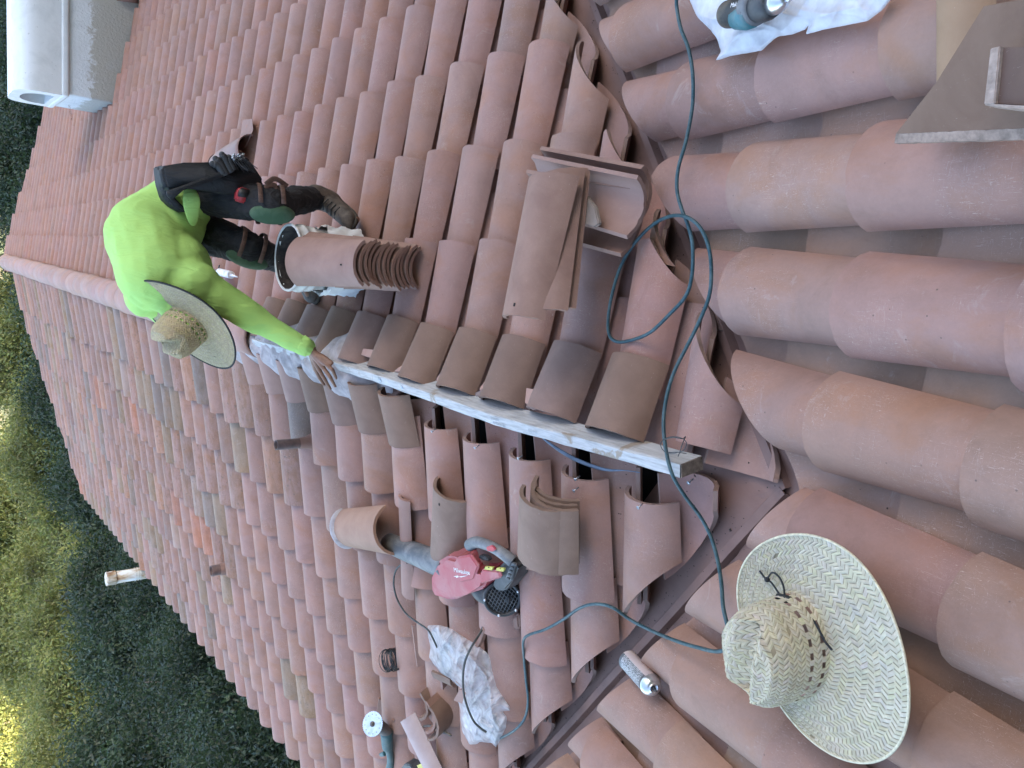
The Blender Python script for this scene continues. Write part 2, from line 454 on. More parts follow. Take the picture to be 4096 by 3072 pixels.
X0B = _f[0].x
def board_pt(x, a, b):       # a across the top edge (0..1), b down the face (0..1)
    ph = lean(x); y = fold_y(x) + .038 * a * math.cos(ph) - .089 * b * math.sin(ph); z = .102 - .038 * a * math.sin(ph) - .089 * b * math.cos(ph)
    return Vector((x, y, z)) - Vector((.185, .045, .03))
for i in range(N + 1):
    x = X0B + (3.25 - X0B) * i / N
    ring = []
    for k, (a, b) in enumerate([(0, 1), (0, .04), (.06, 0), (.94, 0), (1, .04), (1, 1)]):
        p = board_pt(x, a, b); wv = .0011 * math.sin(i * 1.7 + k * 2) + .0008 * random.gauss(0, 1); ring.append(bm.verts.new(p + Vector((0, wv, wv))))
    if prev:
        for k in range(5): bm.faces.new((prev[k], prev[k + 1], ring[k + 1], ring[k]))
    prev = ring
bmesh.ops.recalc_face_normals(bm, faces=bm.faces[:])
o = link_bm('lumber', bm, M_LUMBER, board); sharp(o, 30)
bm = bmesh.new()
ep = [board_pt(X0B, a, b) + Vector((random.gauss(0, .0015), 0, 0)) for a, b in ((.03, .97), (.03, .03), (.97, .03), (.97, .97))]
extrude_poly(bm, ep, (-1, 0, 0), .004); bmesh.ops.recalc_face_normals(bm, faces=bm.faces[:])
link_bm('sawn_end', bm, M_ENDGRAIN, board, smooth=False)
def text(name, body, size, M, mat, parent=None, ext=.0006, sx=1.0, shear=0.0):
    cu = bpy.data.curves.new(name + '_font', 'FONT'); cu.body = body; cu.size = size; cu.extrude = ext; cu.align_x = 'CENTER'; cu.align_y = 'CENTER'; cu.shear = shear
    tmp = bpy.data.objects.new(name, cu); me = bpy.data.meshes.new_from_object(tmp); bpy.data.objects.remove(tmp); me.name = name
    o = bpy.data.objects.new(name, me); col.objects.link(o); me.materials.clear(); me.materials.append(mat)
    if parent is not None:
        o.parent = parent; o.matrix_parent_inverse = parent.matrix_world.inverted() if hasattr(parent, 'matrix_world') else Matrix()
    o.matrix_world = M; return o
bpy.context.view_layer.update()
def top_on_board(x, a, h=.0015):
    p = board_pt(x, a, 0) + Vector((.185, .045, .03)); ph = lean(x); n = Vector((0, math.sin(ph), math.cos(ph)))
    return frame(p + n * h, Vector((-1, 0, 0)), n)
for (x, a, t_, sz) in ((.98, .72, 'APPROVED', .014), (1.0, .35, 'QUALITY', .012), (.80, .5, 'KD-HT', .015)):
    text('grade_stamp', t_, sz, top_on_board(x, a, .0022), M_PRINT, board, .0002)
M_ZINC = plain('zinc_nail', (.42, .45, .49), .35, .9, .2)
for x in (1.62, 1.80):
    M_ = top_on_board(x, .5, .0); bm = bmesh.new(); q = M_.translation - Vector((.185, .045, .03)); nz_ = Vector(M_.col[2][:3]); cyl(bm, q - nz_ * .002, q + nz_ * .003, .012, .011, 16)
    link_bm('lag_screw_head', bm, M_ZINC, board)

# mortar bed running under and beside the ridge
M_MORTAR = plain('pale_lavender_mortar', (.38, .34, .34), .95, sc=18, var=.3, bump=1, bsc=60)
def lump(x, y): return math.sin(x * 31 + y * 17) * math.sin(x * 13 - y * 41) + .6 * math.sin(x * 71 + 3) * math.sin(y * 63 + x * 9)
bm = bmesh.new(); rows = []
for i in range(110):
    x = 1.93 + 1.75 * i / 109; row = []
    for j in range(26):
        u = -1 + 2 * j / 25; wv = .155 + .02 * math.sin(x * 9) + .012 * math.sin(x * 23); e = min(1, (x - 1.93) / .25)
        y = .045 + u * wv * (.55 + .45 * e) + .01 * math.sin(x * 47)
        z = -.02 + (.115 * max(0, 1 - abs(u) ** 3)) * e - .02 * abs(u) + .009 * lump(x, y) * (1 if abs(u) < .95 else .3)
        row.append(bm.verts.new((x, y, z)))
    rows.append(row)
for a, b in zip(rows, rows[1:]):
    for k in range(25): bm.faces.new((a[k], a[k + 1], b[k + 1], b[k]))
bmesh.ops.recalc_face_normals(bm, faces=bm.faces[:])
under(link_bm('mortar_bed', bm, M_MORTAR))

# ridge caps
V, F, T = [], [], []
i = 0; x = 3.30
while x < 14.25:
    ln = .42; a0, a1 = .119, .127; b = len(V); ns = 12; tt = newtint(warm=.05)
    tt = (*(np.array(tt[:3]) * 1.02 + .03), 1)
    for j in range(4):
        t = j / 3; a = a0 + (a1 - a0) * t; xx = x + ln * t; yc = .05 - .0105 * xx + .004 * math.sin(i * 2.1)
        for k in range(ns + 1):
            th = -R(84) + R(168) * k / ns; r_ = a / math.sin(R(84))
            V.append((xx, yc + r_ * math.sin(th), .012 + .010 * t + r_ * (math.cos(th) - math.cos(R(84))) + .004 * math.sin(i))); T.append(tt)
    for j in range(3):
        for k in range(ns): F.append((b + j * (ns + 1) + k, b + j * (ns + 1) + k + 1, b + (j + 1) * (ns + 1) + k + 1, b + (j + 1) * (ns + 1) + k))
    x += .375 + random.gauss(0, .006); i += 1
me = bpy.data.meshes.new('ridge_caps'); me.from_pydata(V, [], F); ca = me.color_attributes.new('tint', 'FLOAT_COLOR', 'POINT'); ca.data.foreach_set('color', np.array(T, dtype=np.float32).ravel())
o = under(link_me('ridge_cap_row', me, M_TILE)); sd = o.modifiers.new('t', 'SOLIDIFY'); sd.thickness = .014; sd.offset = 0

# a short ridge of another roof plane beyond the chimney, seen at the edge of the frame
# ---------------- loose and cut tiles ----------------
def tile_bm(ln, a0, a1, k=R(60), th=.013, ns=16, nl=6, notch=True, rough=.0):
    """barrel tile: local x = length from 0 (wide end a0) to ln, y across, z up; lower edges at z=0"""
    bm = bmesh.new(); G = []
    for s_ in (0, 1):
        g = []
        for j in range(nl + 1):
            t = j / nl; a = (a0 + (a1 - a0) * t); rr = a / math.sin(k) - s_ * th; row = []
            for i in range(ns + 1):
                p = -k + 2 * k * i / ns
                jx = rough * random.gauss(0, 1) if j in (0, nl) else 0
                row.append(bm.verts.new((ln * t + jx, rr * math.sin(p), rr * math.cos(p) - a / math.sin(k) * math.cos(k))))
            g.append(row)
        G.append(g)
    for s_, g in enumerate(G):
        for j in range(nl):
            for i in range(ns):
                q = (g[j][i], g[j][i + 1], g[j + 1][i + 1], g[j + 1][i]); bm.faces.new(q if s_ == 0 else q[::-1])
    a, b = G
    for j in range(nl):
        bm.faces.new((a[j][0], a[j + 1][0], b[j + 1][0], b[j][0])); bm.faces.new((a[j][ns], b[j][ns], b[j + 1][ns], a[j + 1][ns]))
    for i in range(ns):
        bm.faces.new((a[0][i + 1], a[0][i], b[0][i], b[0][i + 1])); bm.faces.new((a[nl][i], a[nl][i + 1], b[nl][i + 1], b[nl][i]))
    bmesh.ops.recalc_face_normals(bm, faces=bm.faces[:])
    return bm
def loose_tile(name, M, ln, a0, a1, mat, label, group=None, k=R(60), hole=None, rough=.0, cat='tile', th=.013):
    bm = tile_bm(ln, a0, a1, k, rough=rough, th=th)
    o = link_bm(name, bm, mat); o.matrix_world = M; sharp(o, 40)
    tag(o, label, cat, group)
    if hole is not None:
        bmh = bmesh.new(); hx = hole * ln; a = a0 + (a1 - a0) * hole; z = a / math.sin(k) * (1 - math.cos(k))
        box(bmh, (hx, .01, z + .0005), .010, .006, .002)
        h = link_bm('nail_hole', bmh, M_DARK, o, smooth=False)
    return o
nR = Vector((0, -S, 1)).normalized(); nL = Vector((0, S, 1)).normalized(); nM = Vector((SM * math.cos(PSI), SM * math.sin(PSI), 1)).normalized()
dR = Vector((0, -1, -S)).normalized(); dL = Vector((0, 1, -S)).normalized(); dM = Vector((math.cos(PSI), math.sin(PSI), -SM)).normalized()
X_ = Vector((1, 0, 0))
# brown cut tiles standing ready along the right side of the ridge
lab = ['nearest to the end of the board', 'second from the end of the board', 'third from the end of the board', 'fourth from the end of the board', 'fifth from the end of the board',
       'sixth from the end of the board', 'seventh from the end of the board', 'just before the reaching hand', 'beside the reaching wrist', 'under the reaching sleeve', 'behind the reaching arm']
bmats = [clay('cut_clay_a', (.165, .095, .064), (.225, .135, .095)), clay('cut_clay_b', (.175, .104, .08), (.24, .152, .122)), clay('cut_clay_c', (.155, .09, .064), (.21, .128, .092))]
for i, c in enumerate(range(-3, 8)):
    cx = 1.2267 + .108 + c * .274; d0 = .2747 + random.gauss(0, .006)
    p = Vector((cx, Y0, 0)) + dR * d0 + nR * .004
    up = (-dR + nR * (.155 + .02 * random.random())).normalized()
    z = up.cross(X_).normalized(); z = z if z.z > 0 else -z
    M = frame(p, up, z) @ Matrix.Rotation(random.gauss(0, .03), 4, 'Z')
    loose_tile('cut_tile', M, .238, .112, .116, bmats[[0, 1, 2, 0, 0, 2, 1, 2, 1, 0, 2][i]], 'short brown cut tile right of the ridge board, ' + lab[i], 'brown cut tiles beside the ridge board', k=R(66), rough=.0008)
# and on the left side, from the fifth column on
lab2 = ['nearest the camera', 'second from the near end', 'third from the near end', 'below the resting fingers', 'beside the pale mortar', 'under the mortar lip', 'below the big straw brim']
for i, c in enumerate(range(4, 11)):
    cx = .5776 + .11 + c * .2782; d0 = .255 + random.gauss(0, .012)
    up = (-dL + nL * .06).normalized(); z = X_.cross(up); z = z if z.z > 0 else -z
    M = frame(Vector((cx, Y0, 0)) + dL * d0 + nL * .006, up, z)
    loose_tile('cut_tile', M, .235, .112, .114, bmats[(i * 2) % 3] if i < 4 else M_CLAY, 'short cut tile left of the ridge, ' + lab2[i], 'short cut tiles left of the ridge', k=R(64), rough=.0008)
# clay shards wedged between the brown tiles
def shard(pts, h, th, mat, label, tiltv=(0, 0, 0), group='broken clay shards along the board'):
    P = [RT(x, y, h) for x, y in pts]; c = sum(P, Vector()) / len(P); bm = bmesh.new()
    extrude_poly(bm, [p - c for p in P], nR, th)
    bmesh.ops.bevel(bm, geom=bm.edges[:], offset=.0015, segments=1, affect='EDGES'); bmesh.ops.recalc_face_normals(bm, faces=bm.faces[:])
    o = link_bm('clay_shard', bm, mat, smooth=False); o.location = c; o.rotation_euler = tiltv; return tag(o, label, 'shard', group)
M_SHARD = clay('fresh_broken_clay', (.36, .21, .165), (.45, .29, .24))
M_SHARDD = clay('dark_broken_clay', (.17, .12, .105), (.24, .17, .15))
for pts, m, l_, tv in [
    ([(2094, 1555), (2130, 1560), (2172, 1600), (2165, 1640), (2150, 1647), (2112, 1620)], M_SHARD, 'pointed pink clay shard leaning on the board, nearest the board end', (.3, .2, 0)),
    ([(2133, 1560), (2175, 1572), (2180, 1605), (2165, 1600)], M_SHARD, 'small clay chip behind the nearest pointed shard', (.1, .4, 0)),
    ([(1940, 1512), (1972, 1508), (1978, 1545), (1945, 1580), (1938, 1570)], M_SHARD, 'upright pink shard between the third and fourth brown tiles', (.5, .3, 0)),
    ([(1912, 1575), (1945, 1560), (1968, 1570), (1950, 1590), (1914, 1588)], M_SHARDD, 'flat dark shard at the foot of the upright pink shard', (.1, 0, 0)),
    ([(1775, 1478), (1800, 1480), (1803, 1510), (1762, 1535), (1758, 1525)], M_SHARD, 'pink shard between the fourth and fifth brown tiles', (.3, .2, 0)),
    ([(1600, 1480), (1650, 1438), (1652, 1465), (1640, 1498), (1588, 1494)], M_SHARD, 'broad pink shard between the fifth and sixth brown tiles', (.3, .1, 0)),
    ([(1648, 1440), (1668, 1436), (1665, 1480), (1645, 1490)], M_CLAYR, 'narrow shard standing behind the broad pink shard', (.2, .3, 0)),
    ([(1455, 1398), (1500, 1402), (1530, 1405), (1518, 1425), (1495, 1436), (1450, 1424)], M_SHARD, 'pale clay shard lying on a brown tile near the hand', (.1, .1, 0)),
    ([(1500, 1440), (1530, 1420), (1532, 1470), (1505, 1462)], M_SHARDD, 'dark shard stacked beside the pale shard near the hand', (.3, .1, 0)),
    ([(1372, 1390), (1400, 1372), (1412, 1380), (1395, 1410), (1376, 1404)], M_CLAYG, 'grey clay chip on the tile nearest the hand', (.2, .1, 0)),
    ([(1368, 1425), (1398, 1400), (1408, 1412), (1380, 1435)], M_SHARDD, 'dark lower chip on the tile nearest the hand', (.1, .1, 0))]:
    shard(pts, .075, .014, m, l_, tv)

# the leaning stack of thirteen clean tiles
th_ = R(10); sa = Vector((math.cos(th_), 0, math.sin(th_))); sn = Vector((-math.sin(th_), 0, math.cos(th_)))
base = RT(1675, 1072, .06)
nm_ = ['bottom', 'second', 'third', 'fourth', 'fifth', 'sixth', 'middle', 'eighth', 'ninth', 'tenth', 'eleventh', 'twelfth', 'top']
for k in range(13):
    p = base + sn * (.0238 * k) + sa * random.gauss(0, .005) + Vector((0, random.gauss(0, .005), 0))
    if k == 12: p = base + sn * .292
    M = frame(p, sa + Vector((0, .02 * random.gauss(0, 1), 0)), sn)
    loose_tile('stacked_tile', M, .457, .092, .106, M_CLAYR if k < 12 else M_CLAY, f'clean clay tile, {nm_[k]} of the thirteen nested in front of the bucket' if k not in (0, 12) else f'clean clay tile, {nm_[k]} one of the nested stack in front of the bucket',
               'nested stack of tiles before the bucket', hole=.16 if k == 12 else None, k=R(60), rough=.0006)
# bucket
M_BUCKET = plain('grimy_white_plastic', (.62, .63, .63), .5, sc=14, var=.22, bump=.4, bsc=40)
M_GUNK = plain('black_crusted_gunk', (.035, .028, .026), .85, sc=25, var=.9, bump=1, bsc=50)
bk = RT(1150, 1030, .42); bk0 = bk - Vector((0, 0, .35)) + Vector((.0, .0, 0))
bucket = tag(empty('bucket', bk0), 'white plastic bucket crusted with black mastic behind the tile stack', 'bucket')
bm = bmesh.new()
prof = [(.115, 0), (.128, .01), (.138, .24), (.146, .245), (.147, .262), (.140, .268), (.142, .285), (.152, .290), (.152, .306), (.143, .312), (.144, .336), (.152, .342), (.150, .350), (.143, .350), (.134, .335)]
lathe(bm, prof, 40); bm.faces.new([v for v in bm.verts if abs(v.co.z) < 1e-6][::-1])
bmesh.ops.recalc_face_normals(bm, faces=bm.faces[:]); link_bm('shell', bm, M_BUCKET, bucket)
bm = bmesh.new(); lathe(bm, [(.1385, .347), (.133, .335), (.126, .03), (.01, .025)], 40)
for v in bm.verts: v.co += Vector((random.gauss(0, .0012), random.gauss(0, .0012), 0))
link_bm('crusted_lining', bm, M_GUNK, bucket)
# white wrap sleeve hanging round the bucket
bm = bmesh.new(); rows = []
for i in range(9):
    row = []
    for k in range(60):
        a = 2 * math.pi * k / 60; r_ = .152 + .006 * math.sin(k * 2.1 + i) + .006 * math.sin(k * .9 + i * 1.7) + .003 * random.random()
        row.append(bm.verts.new((r_ * math.cos(a), r_ * math.sin(a), .02 + .022 * i + .006 * math.sin(k * .7))))
    rows.append(row)
for a, b in zip(rows, rows[1:]):
    for k in range(60): bm.faces.new((a[k], a[(k + 1) % 60], b[(k + 1) % 60], b[k]))
M_WRAP = plain('wrinkled_white_wrap', (.72, .74, .75), .6, sc=20, var=.1)
link_bm('loose_wrap', bm, M_WRAP, bucket)
bm = bmesh.new()
tube(bm, catmull([(.153 * math.cos(a), .153 * math.sin(a), .30 - .13 * math.sin(a - .3) * (1 if .3 < a < 3.44 else 0)) for a in [.3 + .39 * k for k in range(9)]], 5), .0025, 6)
link_bm('bail_handle', bm, M_STEEL, bucket)
bm = bmesh.new(); box(bm, (.02, -.03, .25), .012, .03, .26, Matrix.Rotation(.5, 4, 'Y')); link_bm('stir_stick', bm, M_CLAYR, bucket, smooth=False)

# pile of old tiles on the right slope
def two_pt_tile(name, p0, p1, n, a0, a1, mat, label, group=None, flip=False, k=R(62), hole=None, cat='tile', rough=.001):
    p0, p1 = Vector(p0), Vector(p1); z = Vector(n) * (-1 if flip else 1); M = frame(p0, p1 - p0, z)
    return loose_tile(name, M, (p1 - p0).length, a0, a1, mat, label, group, k=k, hole=hole, rough=rough, cat=cat)
G1 = 'old tiles piled by the valley'
tl = (nR + Vector((0, .32, 0))).normalized()
two_pt_tile('old_tile', RT(2095, 800, .20), RT(2480, 885, .20), tl, .100, .105, M_CLAYR, 'lowest upturned tile of the pile by the valley', G1, flip=True, k=R(66), rough=.0012)
two_pt_tile('old_tile', RT(2150, 695, .225), RT(2520, 790, .225), tl, .088, .092, M_CLAYR, 'hindmost upturned tile with a dusty edge in the pile by the valley', G1, flip=True, k=R(64), rough=.0012)
two_pt_tile('old_tile', RT(2115, 725, .25), RT(2500, 830, .25), tl, .086, .090, M_CLAY, 'upper upturned tile, broken at its near corner, in the pile', G1, flip=True, k=R(62), rough=.0015)
P = [RT(x, y, .235) for x, y in ((2332, 775), (2355, 780), (2395, 830), (2410, 895), (2390, 910), (2362, 900), (2335, 870))]
bm = bmesh.new(); cc = sum(P, Vector()) / len(P); extrude_poly(bm, [p - cc for p in P], nR + Vector((0, .3, 0)), .016); bmesh.ops.bevel(bm, geom=bm.edges[:], offset=.003, segments=2, affect='EDGES'); bmesh.ops.recalc_face_normals(bm, faces=bm.faces[:])
o = link_bm('clay_shard', bm, M_CLAYG, smooth=False); o.location = cc; tag(o, 'greenish broken clay plate lying in the upturned pile tile', 'shard')
two_pt_tile('new_tile', RT(2268, 712, .255), RT(2372, 1266, .085), nR, .098, .088, M_CLAYR, 'lowest of the three fanned clay tiles on the pile', G1)
two_pt_tile('new_tile', RT(2245, 714, .285), RT(2344, 1272, .113), nR, .100, .089, M_CLAYR, 'middle of the three fanned clay tiles on the pile', G1)
two_pt_tile('new_tile', RT(2218, 722, .322), RT(2262, 1290, .150), nR, .108, .092, M_CLAYR, 'topmost of the three fanned tiles, with a square nail hole', G1, hole=.93)

# four nested brown tiles on the left slope
G2 = 'nested brown cut tiles on the left slope'
for k, (dx, dy, l_) in enumerate([(52, -40, 'lowest of the nested brown cut tiles left of the ridge'), (44, -22, 'second of the nested brown cut tiles left of the ridge'), (46, -2, 'third of the nested brown cut tiles, showing its right edge'), (0, 0, 'topmost of the nested brown cut tiles left of the ridge')]):
    h = .10 + .026 * k
    two_pt_tile('cut_tile', LT(2176 + dx, 1990 + dy, h), LT(2172 + dx, 2235 + dy, h), nL, .104, .112, M_CLAYB, l_, G2, k=R(64))
two_pt_tile('new_tile', LT(1810, 1955, .07), LT(1838, 2205, .02), nL, .105, .112, M_CLAYB, 'brownish clay tile with a square hole, left of the nested stack', None, hole=.12, k=R(66))
two_pt_tile('cut_tile', LT(1618, 1990, .09), LT(1655, 2368, .06), nL, .045, .052, M_CLAY, 'narrow strip cut lengthwise from a tile, beside the blower tube', None, k=R(50))
# terracotta end cap with mortar by the nozzle
cap = two_pt_tile('end_cap_tile', LT(1572, 2120, .12), LT(1400, 2105, .10), nL, .118, .098, clay('terracotta', (.28, .155, .105), (.36, .215, .15)), 'terracotta end tile with a pale mortar nose at the blower nozzle', None, k=R(78))
bm = bmesh.new(); bmesh.ops.create_uvsphere(bm, u_segments=24, v_segments=14, radius=1)
for v in bm.verts: v.co = Vector(((LT(1572, 2120, .12) - LT(1400, 2105, .10)).length - .015 + .045 * v.co.x + .004 * lump(v.co.y, v.co.z), .103 * v.co.y, .012 + .080 * v.co.z)) 
bmesh.ops.bisect_plane(bm, geom=bm.verts[:] + bm.edges[:] + bm.faces[:], plane_co=(0, 0, .0), plane_no=(0, 0, 1), clear_inner=True)
link_bm('mortar_nose', bm, M_MORTAR, cap)
# lavender tile lying crosswise at the bottom edge
two_pt_tile('new_tile', LT(1640, 2865, .12), LT(1775, 3105, .10), nL, .085, .080, clay('lavender_clay', (.37, .28, .26), (.45, .36, .345)), 'pale lavender tile lying crosswise near the angle grinder', None, k=R(62))
M_LENS = clay('shaded_brown_clay', (.135, .075, .048), (.19, .115, .078)); M_TAN = clay('tan_clay', (.27, .165, .095), (.34, .215, .13))  # M_LENS darkens the brown clay to stand for shade on the tilted tile
# big tiles stacked close to the camera, top right
G3 = 'tiles stacked close to the lens'
two_pt_tile('old_tile', MT(3860, -200, .14), MT(3862, 420, .14) , nM, .056, .056, M_TAN, 'tan tile standing behind the big diagonal cut tile', G3, k=R(50))
P = [MT(x, y, h) for x, y, h in ((3584, 535, .20), (3745, 330, .23), (3935, 25, .26), (4130, -10, .27), (4400, 200, .25), (4400, 500, .22))]
bm = bmesh.new(); cc = sum(P, Vector()) / len(P); extrude_poly(bm, [p - cc for p in P], -nM, .014); bmesh.ops.recalc_face_normals(bm, faces=bm.faces[:])
bmesh.ops.triangulate(bm, faces=[f_ for f_ in bm.faces if len(f_.verts) > 4])
o = link_bm('cut_tile', bm, [M_LENS], smooth=False); o.location = cc; tag(o, 'large brown tile cut on the diagonal, closest to the camera', 'tile', G3)
bm = bmesh.new(); e0, e1 = P[0] - cc, P[5] - cc; extrude_poly(bm, [e0 - (e1 - e0) * .0, e1, e1 + Vector((0, .015, -.006)), e0 + Vector((.004, .015, -.006))], -nM, .012)
bmesh.ops.subdivide_edges(bm, edges=[e for e in bm.edges if e.calc_length() > .2], cuts=40)
for v in bm.verts: v.co += Vector((0, random.gauss(0, .0004), random.gauss(0, .0004)))
bmesh.ops.recalc_face_normals(bm, faces=bm.faces[:]); link_bm('broken_edge', bm, plain('pale_broken_rim', (.27, .195, .155), .9, sc=60, var=.35, bump=1), o, smooth=False)
def dusty(name, c, rough=.55, dust=(.40, .36, .33), amt=.5, sc=9):
    b = NB(name, rough); n = b.noise(sc, 6, .65, None, .6); n2 = b.noise(45, 5, .7)
    cc = b.mix(c, dust, b.ramp(n, [(.40, BW(0)), (.72, BW(amt))])); cc = b.mix(cc, tuple(x * .3 for x in c), b.ramp(n2, [(.64, BW(0)), (.70, BW(.6))]))
    return b.out(cc, b.bump(n2, .001, .3))
# ---------------- straw hats ----------------
def straw_mat(name, c):
    b = NB(name, .75); a = b.attr('tint').outputs['Color']; n = b.noise(60, 4, .6, b.scale((1, 1, 1)))
    cc = b.mix(a, c, 1.0, 'MULTIPLY'); cc = b.mix(cc, b.ramp(n, [(.3, BW(.82)), (.7, BW(1.1))]), 1.0, 'MULTIPLY')
    dirt = b.noise(14, 5, .65, None, .5); cc = b.mix(cc, (.20, .18, .15), b.ramp(dirt, [(.62, BW(0)), (.72, BW(.35))]))
    return b.out(cc, b.bump(b.noise(300, 3), .0006, .5))
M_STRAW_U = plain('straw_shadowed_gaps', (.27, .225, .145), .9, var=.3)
M_STRAW_E = plain('straw_binding', (.58, .53, .38), .75, sc=120, var=.25)
def make_hat(M, mat, rb=.255, H=.125, rx=.098, ry=.082, curl=.03, hole_rows=(2, 5), edge_mat=None, label='', hole_mat=None, parent=None, seed=1, saddle=.02, offs=(0, 0)):
    rg = random.Random(seed)
    root = empty('straw_hat'); root.matrix_world = M
    sides = H; top = min(rx, ry); Lb = rb - (rx + ry) / 2; Ltot = Lb + sides + top
    def surf(s_, a):
        ca, sa_ = math.cos(a), math.sin(a); r0 = rx * ry / math.hypot(ry * ca, rx * sa_)
        if s_ < Lb:
            t = s_ / Lb; r = rb + (r0 - rb) * t
            z = curl * (1 - t) ** 2 * .9 - saddle * math.cos(2 * a) * (1 - t) ** 1.3 + .006 * math.sin(3 * a + 1) * (1 - t)
            return Vector((r * ca + offs[0] * (1 - t), r * sa_ + offs[1] * (1 - t), z))
        s2 = s_ - Lb
        if s2 < sides:
            t = s2 / sides; r = r0 * (1 - .09 * t - .12 * max(0, t - .75) / .25)
            z = H * t - .0; z -= .004 * math.cos(2 * a) * t
        else:
            t = (s2 - sides) / top; r = r0 * .79 * (1 - t); z = H + .010 * math.sin(t * math.pi / 2)
        x, y = r * ca, r * sa_
        if s2 > sides * .7:
            wgt = min(1, (s2 - sides * .7) / (sides * .35))
            z -= wgt * .032 * math.exp(-(y / .020) ** 2) * (1 if abs(x) < .09 else .6)
            z += wgt * .010 * math.exp(-((abs(y) - .038) / .014) ** 2)
            z -= wgt * .014 * (x / rx + .3) * (1 if x > 0 else .4)
        return Vector((x, y, z))
    ds = .0098; n = int(Ltot / ds)
    # base skin
    bm = bmesh.new(); NA = 96; rings = []
    for i in range(n + 1):
        s_ = min(Ltot * .999, i * ds); rings.append([bm.verts.new(surf(s_, 2 * math.pi * k / NA) + Vector((0, 0, -.0012))) for k in range(NA)])
    i_side = int(Lb / ds)
    for i in range(n):
        for k in range(NA):
            if hole_rows and (i - i_side) in hole_rows and k % 4 < 2: continue
            bm.faces.new((rings[i][k], rings[i][(k + 1) % NA], rings[i + 1][(k + 1) % NA], rings[i + 1][k]))
    bmesh.ops.recalc_face_normals(bm, faces=bm.faces[:])
    sk = link_bm('woven_base', bm, M_STRAW_U, root)
    if hole_mat is not None:
        bm = bmesh.new(); rr = []
        for i in (i_side + 1, i_side + 7):
            rr.append([bm.verts.new(Vector((.93, .93, 1)) * 1.0 * 0 + surf(i * ds, 2 * math.pi * k / 48) * 1.0 - Vector((math.cos(2 * math.pi * k / 48), math.sin(2 * math.pi * k / 48), 0)) * .004) for k in range(48)])
        for k in range(48): bm.faces.new((rr[0][k], rr[0][(k + 1) % 48], rr[1][(k + 1) % 48], rr[1][k]))
        link_bm('inner_band', bm, hole_mat, root)
    for nm, i0, i1 in (('brim', 0, i_side), ('crown', i_side, n)):
        V, F, T = [], [], []
        for i in range(i0, i1):
            s0, s1 = i * ds, min(Ltot * .995, (i + 1) * ds)
            r = (surf(s0, 0).xy.length + surf(s0, 1.57).xy.length) / 2
            N_ = max(6, int(2 * math.pi * r / .0120)); dp = 2 * math.pi / N_; sgn = 1 if i % 2 else -1
            hole = hole_rows and (i - i_side) in hole_rows
            if hole: N_ = 24; dp = 2 * math.pi / N_
            ph = rg.random() * dp
            for k in range(N_):
                f0 = (ph + k * dp) if not hole else (k + .51) * dp; sh = sgn * dp * .95 if not hole else 0; wd = dp * (.86 if not hole else .46)
                if rg.random() < .002: continue
                c0 = (1 + .05 * rg.gauss(0, 1)); cc = (c0, c0 * (1 + .02 * rg.gauss(0, 1)), c0 * (1 + .05 * rg.gauss(0, 1)), 1)
                b = len(V)
                for (ss, off) in ((s0 - ds * .10, 0), ((s0 + s1) / 2, sh * .5), (s1 + ds * .10, sh)):
                    for q, lift in ((0, .0002), (.5, .0016), (1, .0006)):
                        a = f0 + off + wd * q; ss_ = max(0, ss); p = surf(ss_, a)
                        p2 = surf(ss_ + .002, a); p3 = surf(ss_, a + .01); nn = (p3 - p).cross(p2 - p)
                        nn = nn.normalized() if nn.length > 1e-12 else Vector((0, 0, 1))
                        if nn.z < 0 and nm == 'brim': nn = -nn
                        if nm == 'crown' and (nn.z < 0 if ss_ > Lb + sides * .97 else nn.dot(Vector((p.x, p.y, .02))) < 0): nn = -nn
                        mid = 1 if ss == (s0 + s1) / 2 else .45
                        V.append(p + nn * (lift * mid + .0004)); T.append(cc)
                for u in range(2):
                    for v in range(2):
                        F.append((b + u * 3 + v, b + u * 3 + v + 1, b + (u + 1) * 3 + v + 1, b + (u + 1) * 3 + v))
        me = bpy.data.meshes.new(nm); me.from_pydata(V, [], F); ca_ = me.color_attributes.new('tint', 'FLOAT_COLOR', 'POINT'); ca_.data.foreach_set('color', np.array(T, dtype=np.float32).ravel())
        link_me(nm, me, mat, root, smooth=False)
    bm = bmesh.new(); tube(bm, [surf(0, 2 * math.pi * k / 96) + Vector((0, 0, .0005)) for k in range(97)], .0028 if edge_mat is None else .0042, 8, cap=False)
    link_bm('brim_binding', bm, edge_mat or M_STRAW_E, root)
    return root, surf, Lb
M_STRAW = straw_mat('pale_straw', (.50, .445, .32)); M_STRAWG = straw_mat('golden_straw', (.42, .35, .21))
M_CORD = plain('black_braided_cord', (.02, .022, .024), .8, sc=300, var=.4)
hn1 = Vector((.24, .13, .96)).normalized(); bc1 = Vector((-.322, .268, .257)); hc = pl(3180, 2578, hn1, hn1.dot(bc1)); HM = frame(hc, (.25, .97, -.05), hn1); of1 = HM.inverted() @ bc1
hat, hsurf, hLb = make_hat(HM, M_STRAW, rb=.222, H=.135, rx=.120, ry=.095, curl=.02, saddle=.012, offs=(of1.x, of1.y))
tag(hat, 'large pale wide-brimmed straw hat lying on the foreground tiles', 'hat')
bpy.context.view_layer.update()
def on_hat(px, py, h=.006):       # point over the brim plane of the big hat
    n_ = Vector(hat.matrix_world.col[2][:3]); c_ = hat.matrix_world.translation
    return pl(px, py, n_, n_.dot(c_) + h)
hi = hat.matrix_world.inverted()
bm = bmesh.new()
tube(bm, [hi @ p for p in catmull([on_hat(3038, 2283, .02), on_hat(3065, 2318, .018), on_hat(3085, 2330, .018), on_hat(3110, 2365, .022), on_hat(3128, 2393, .028)], 6)], .0022, 8)
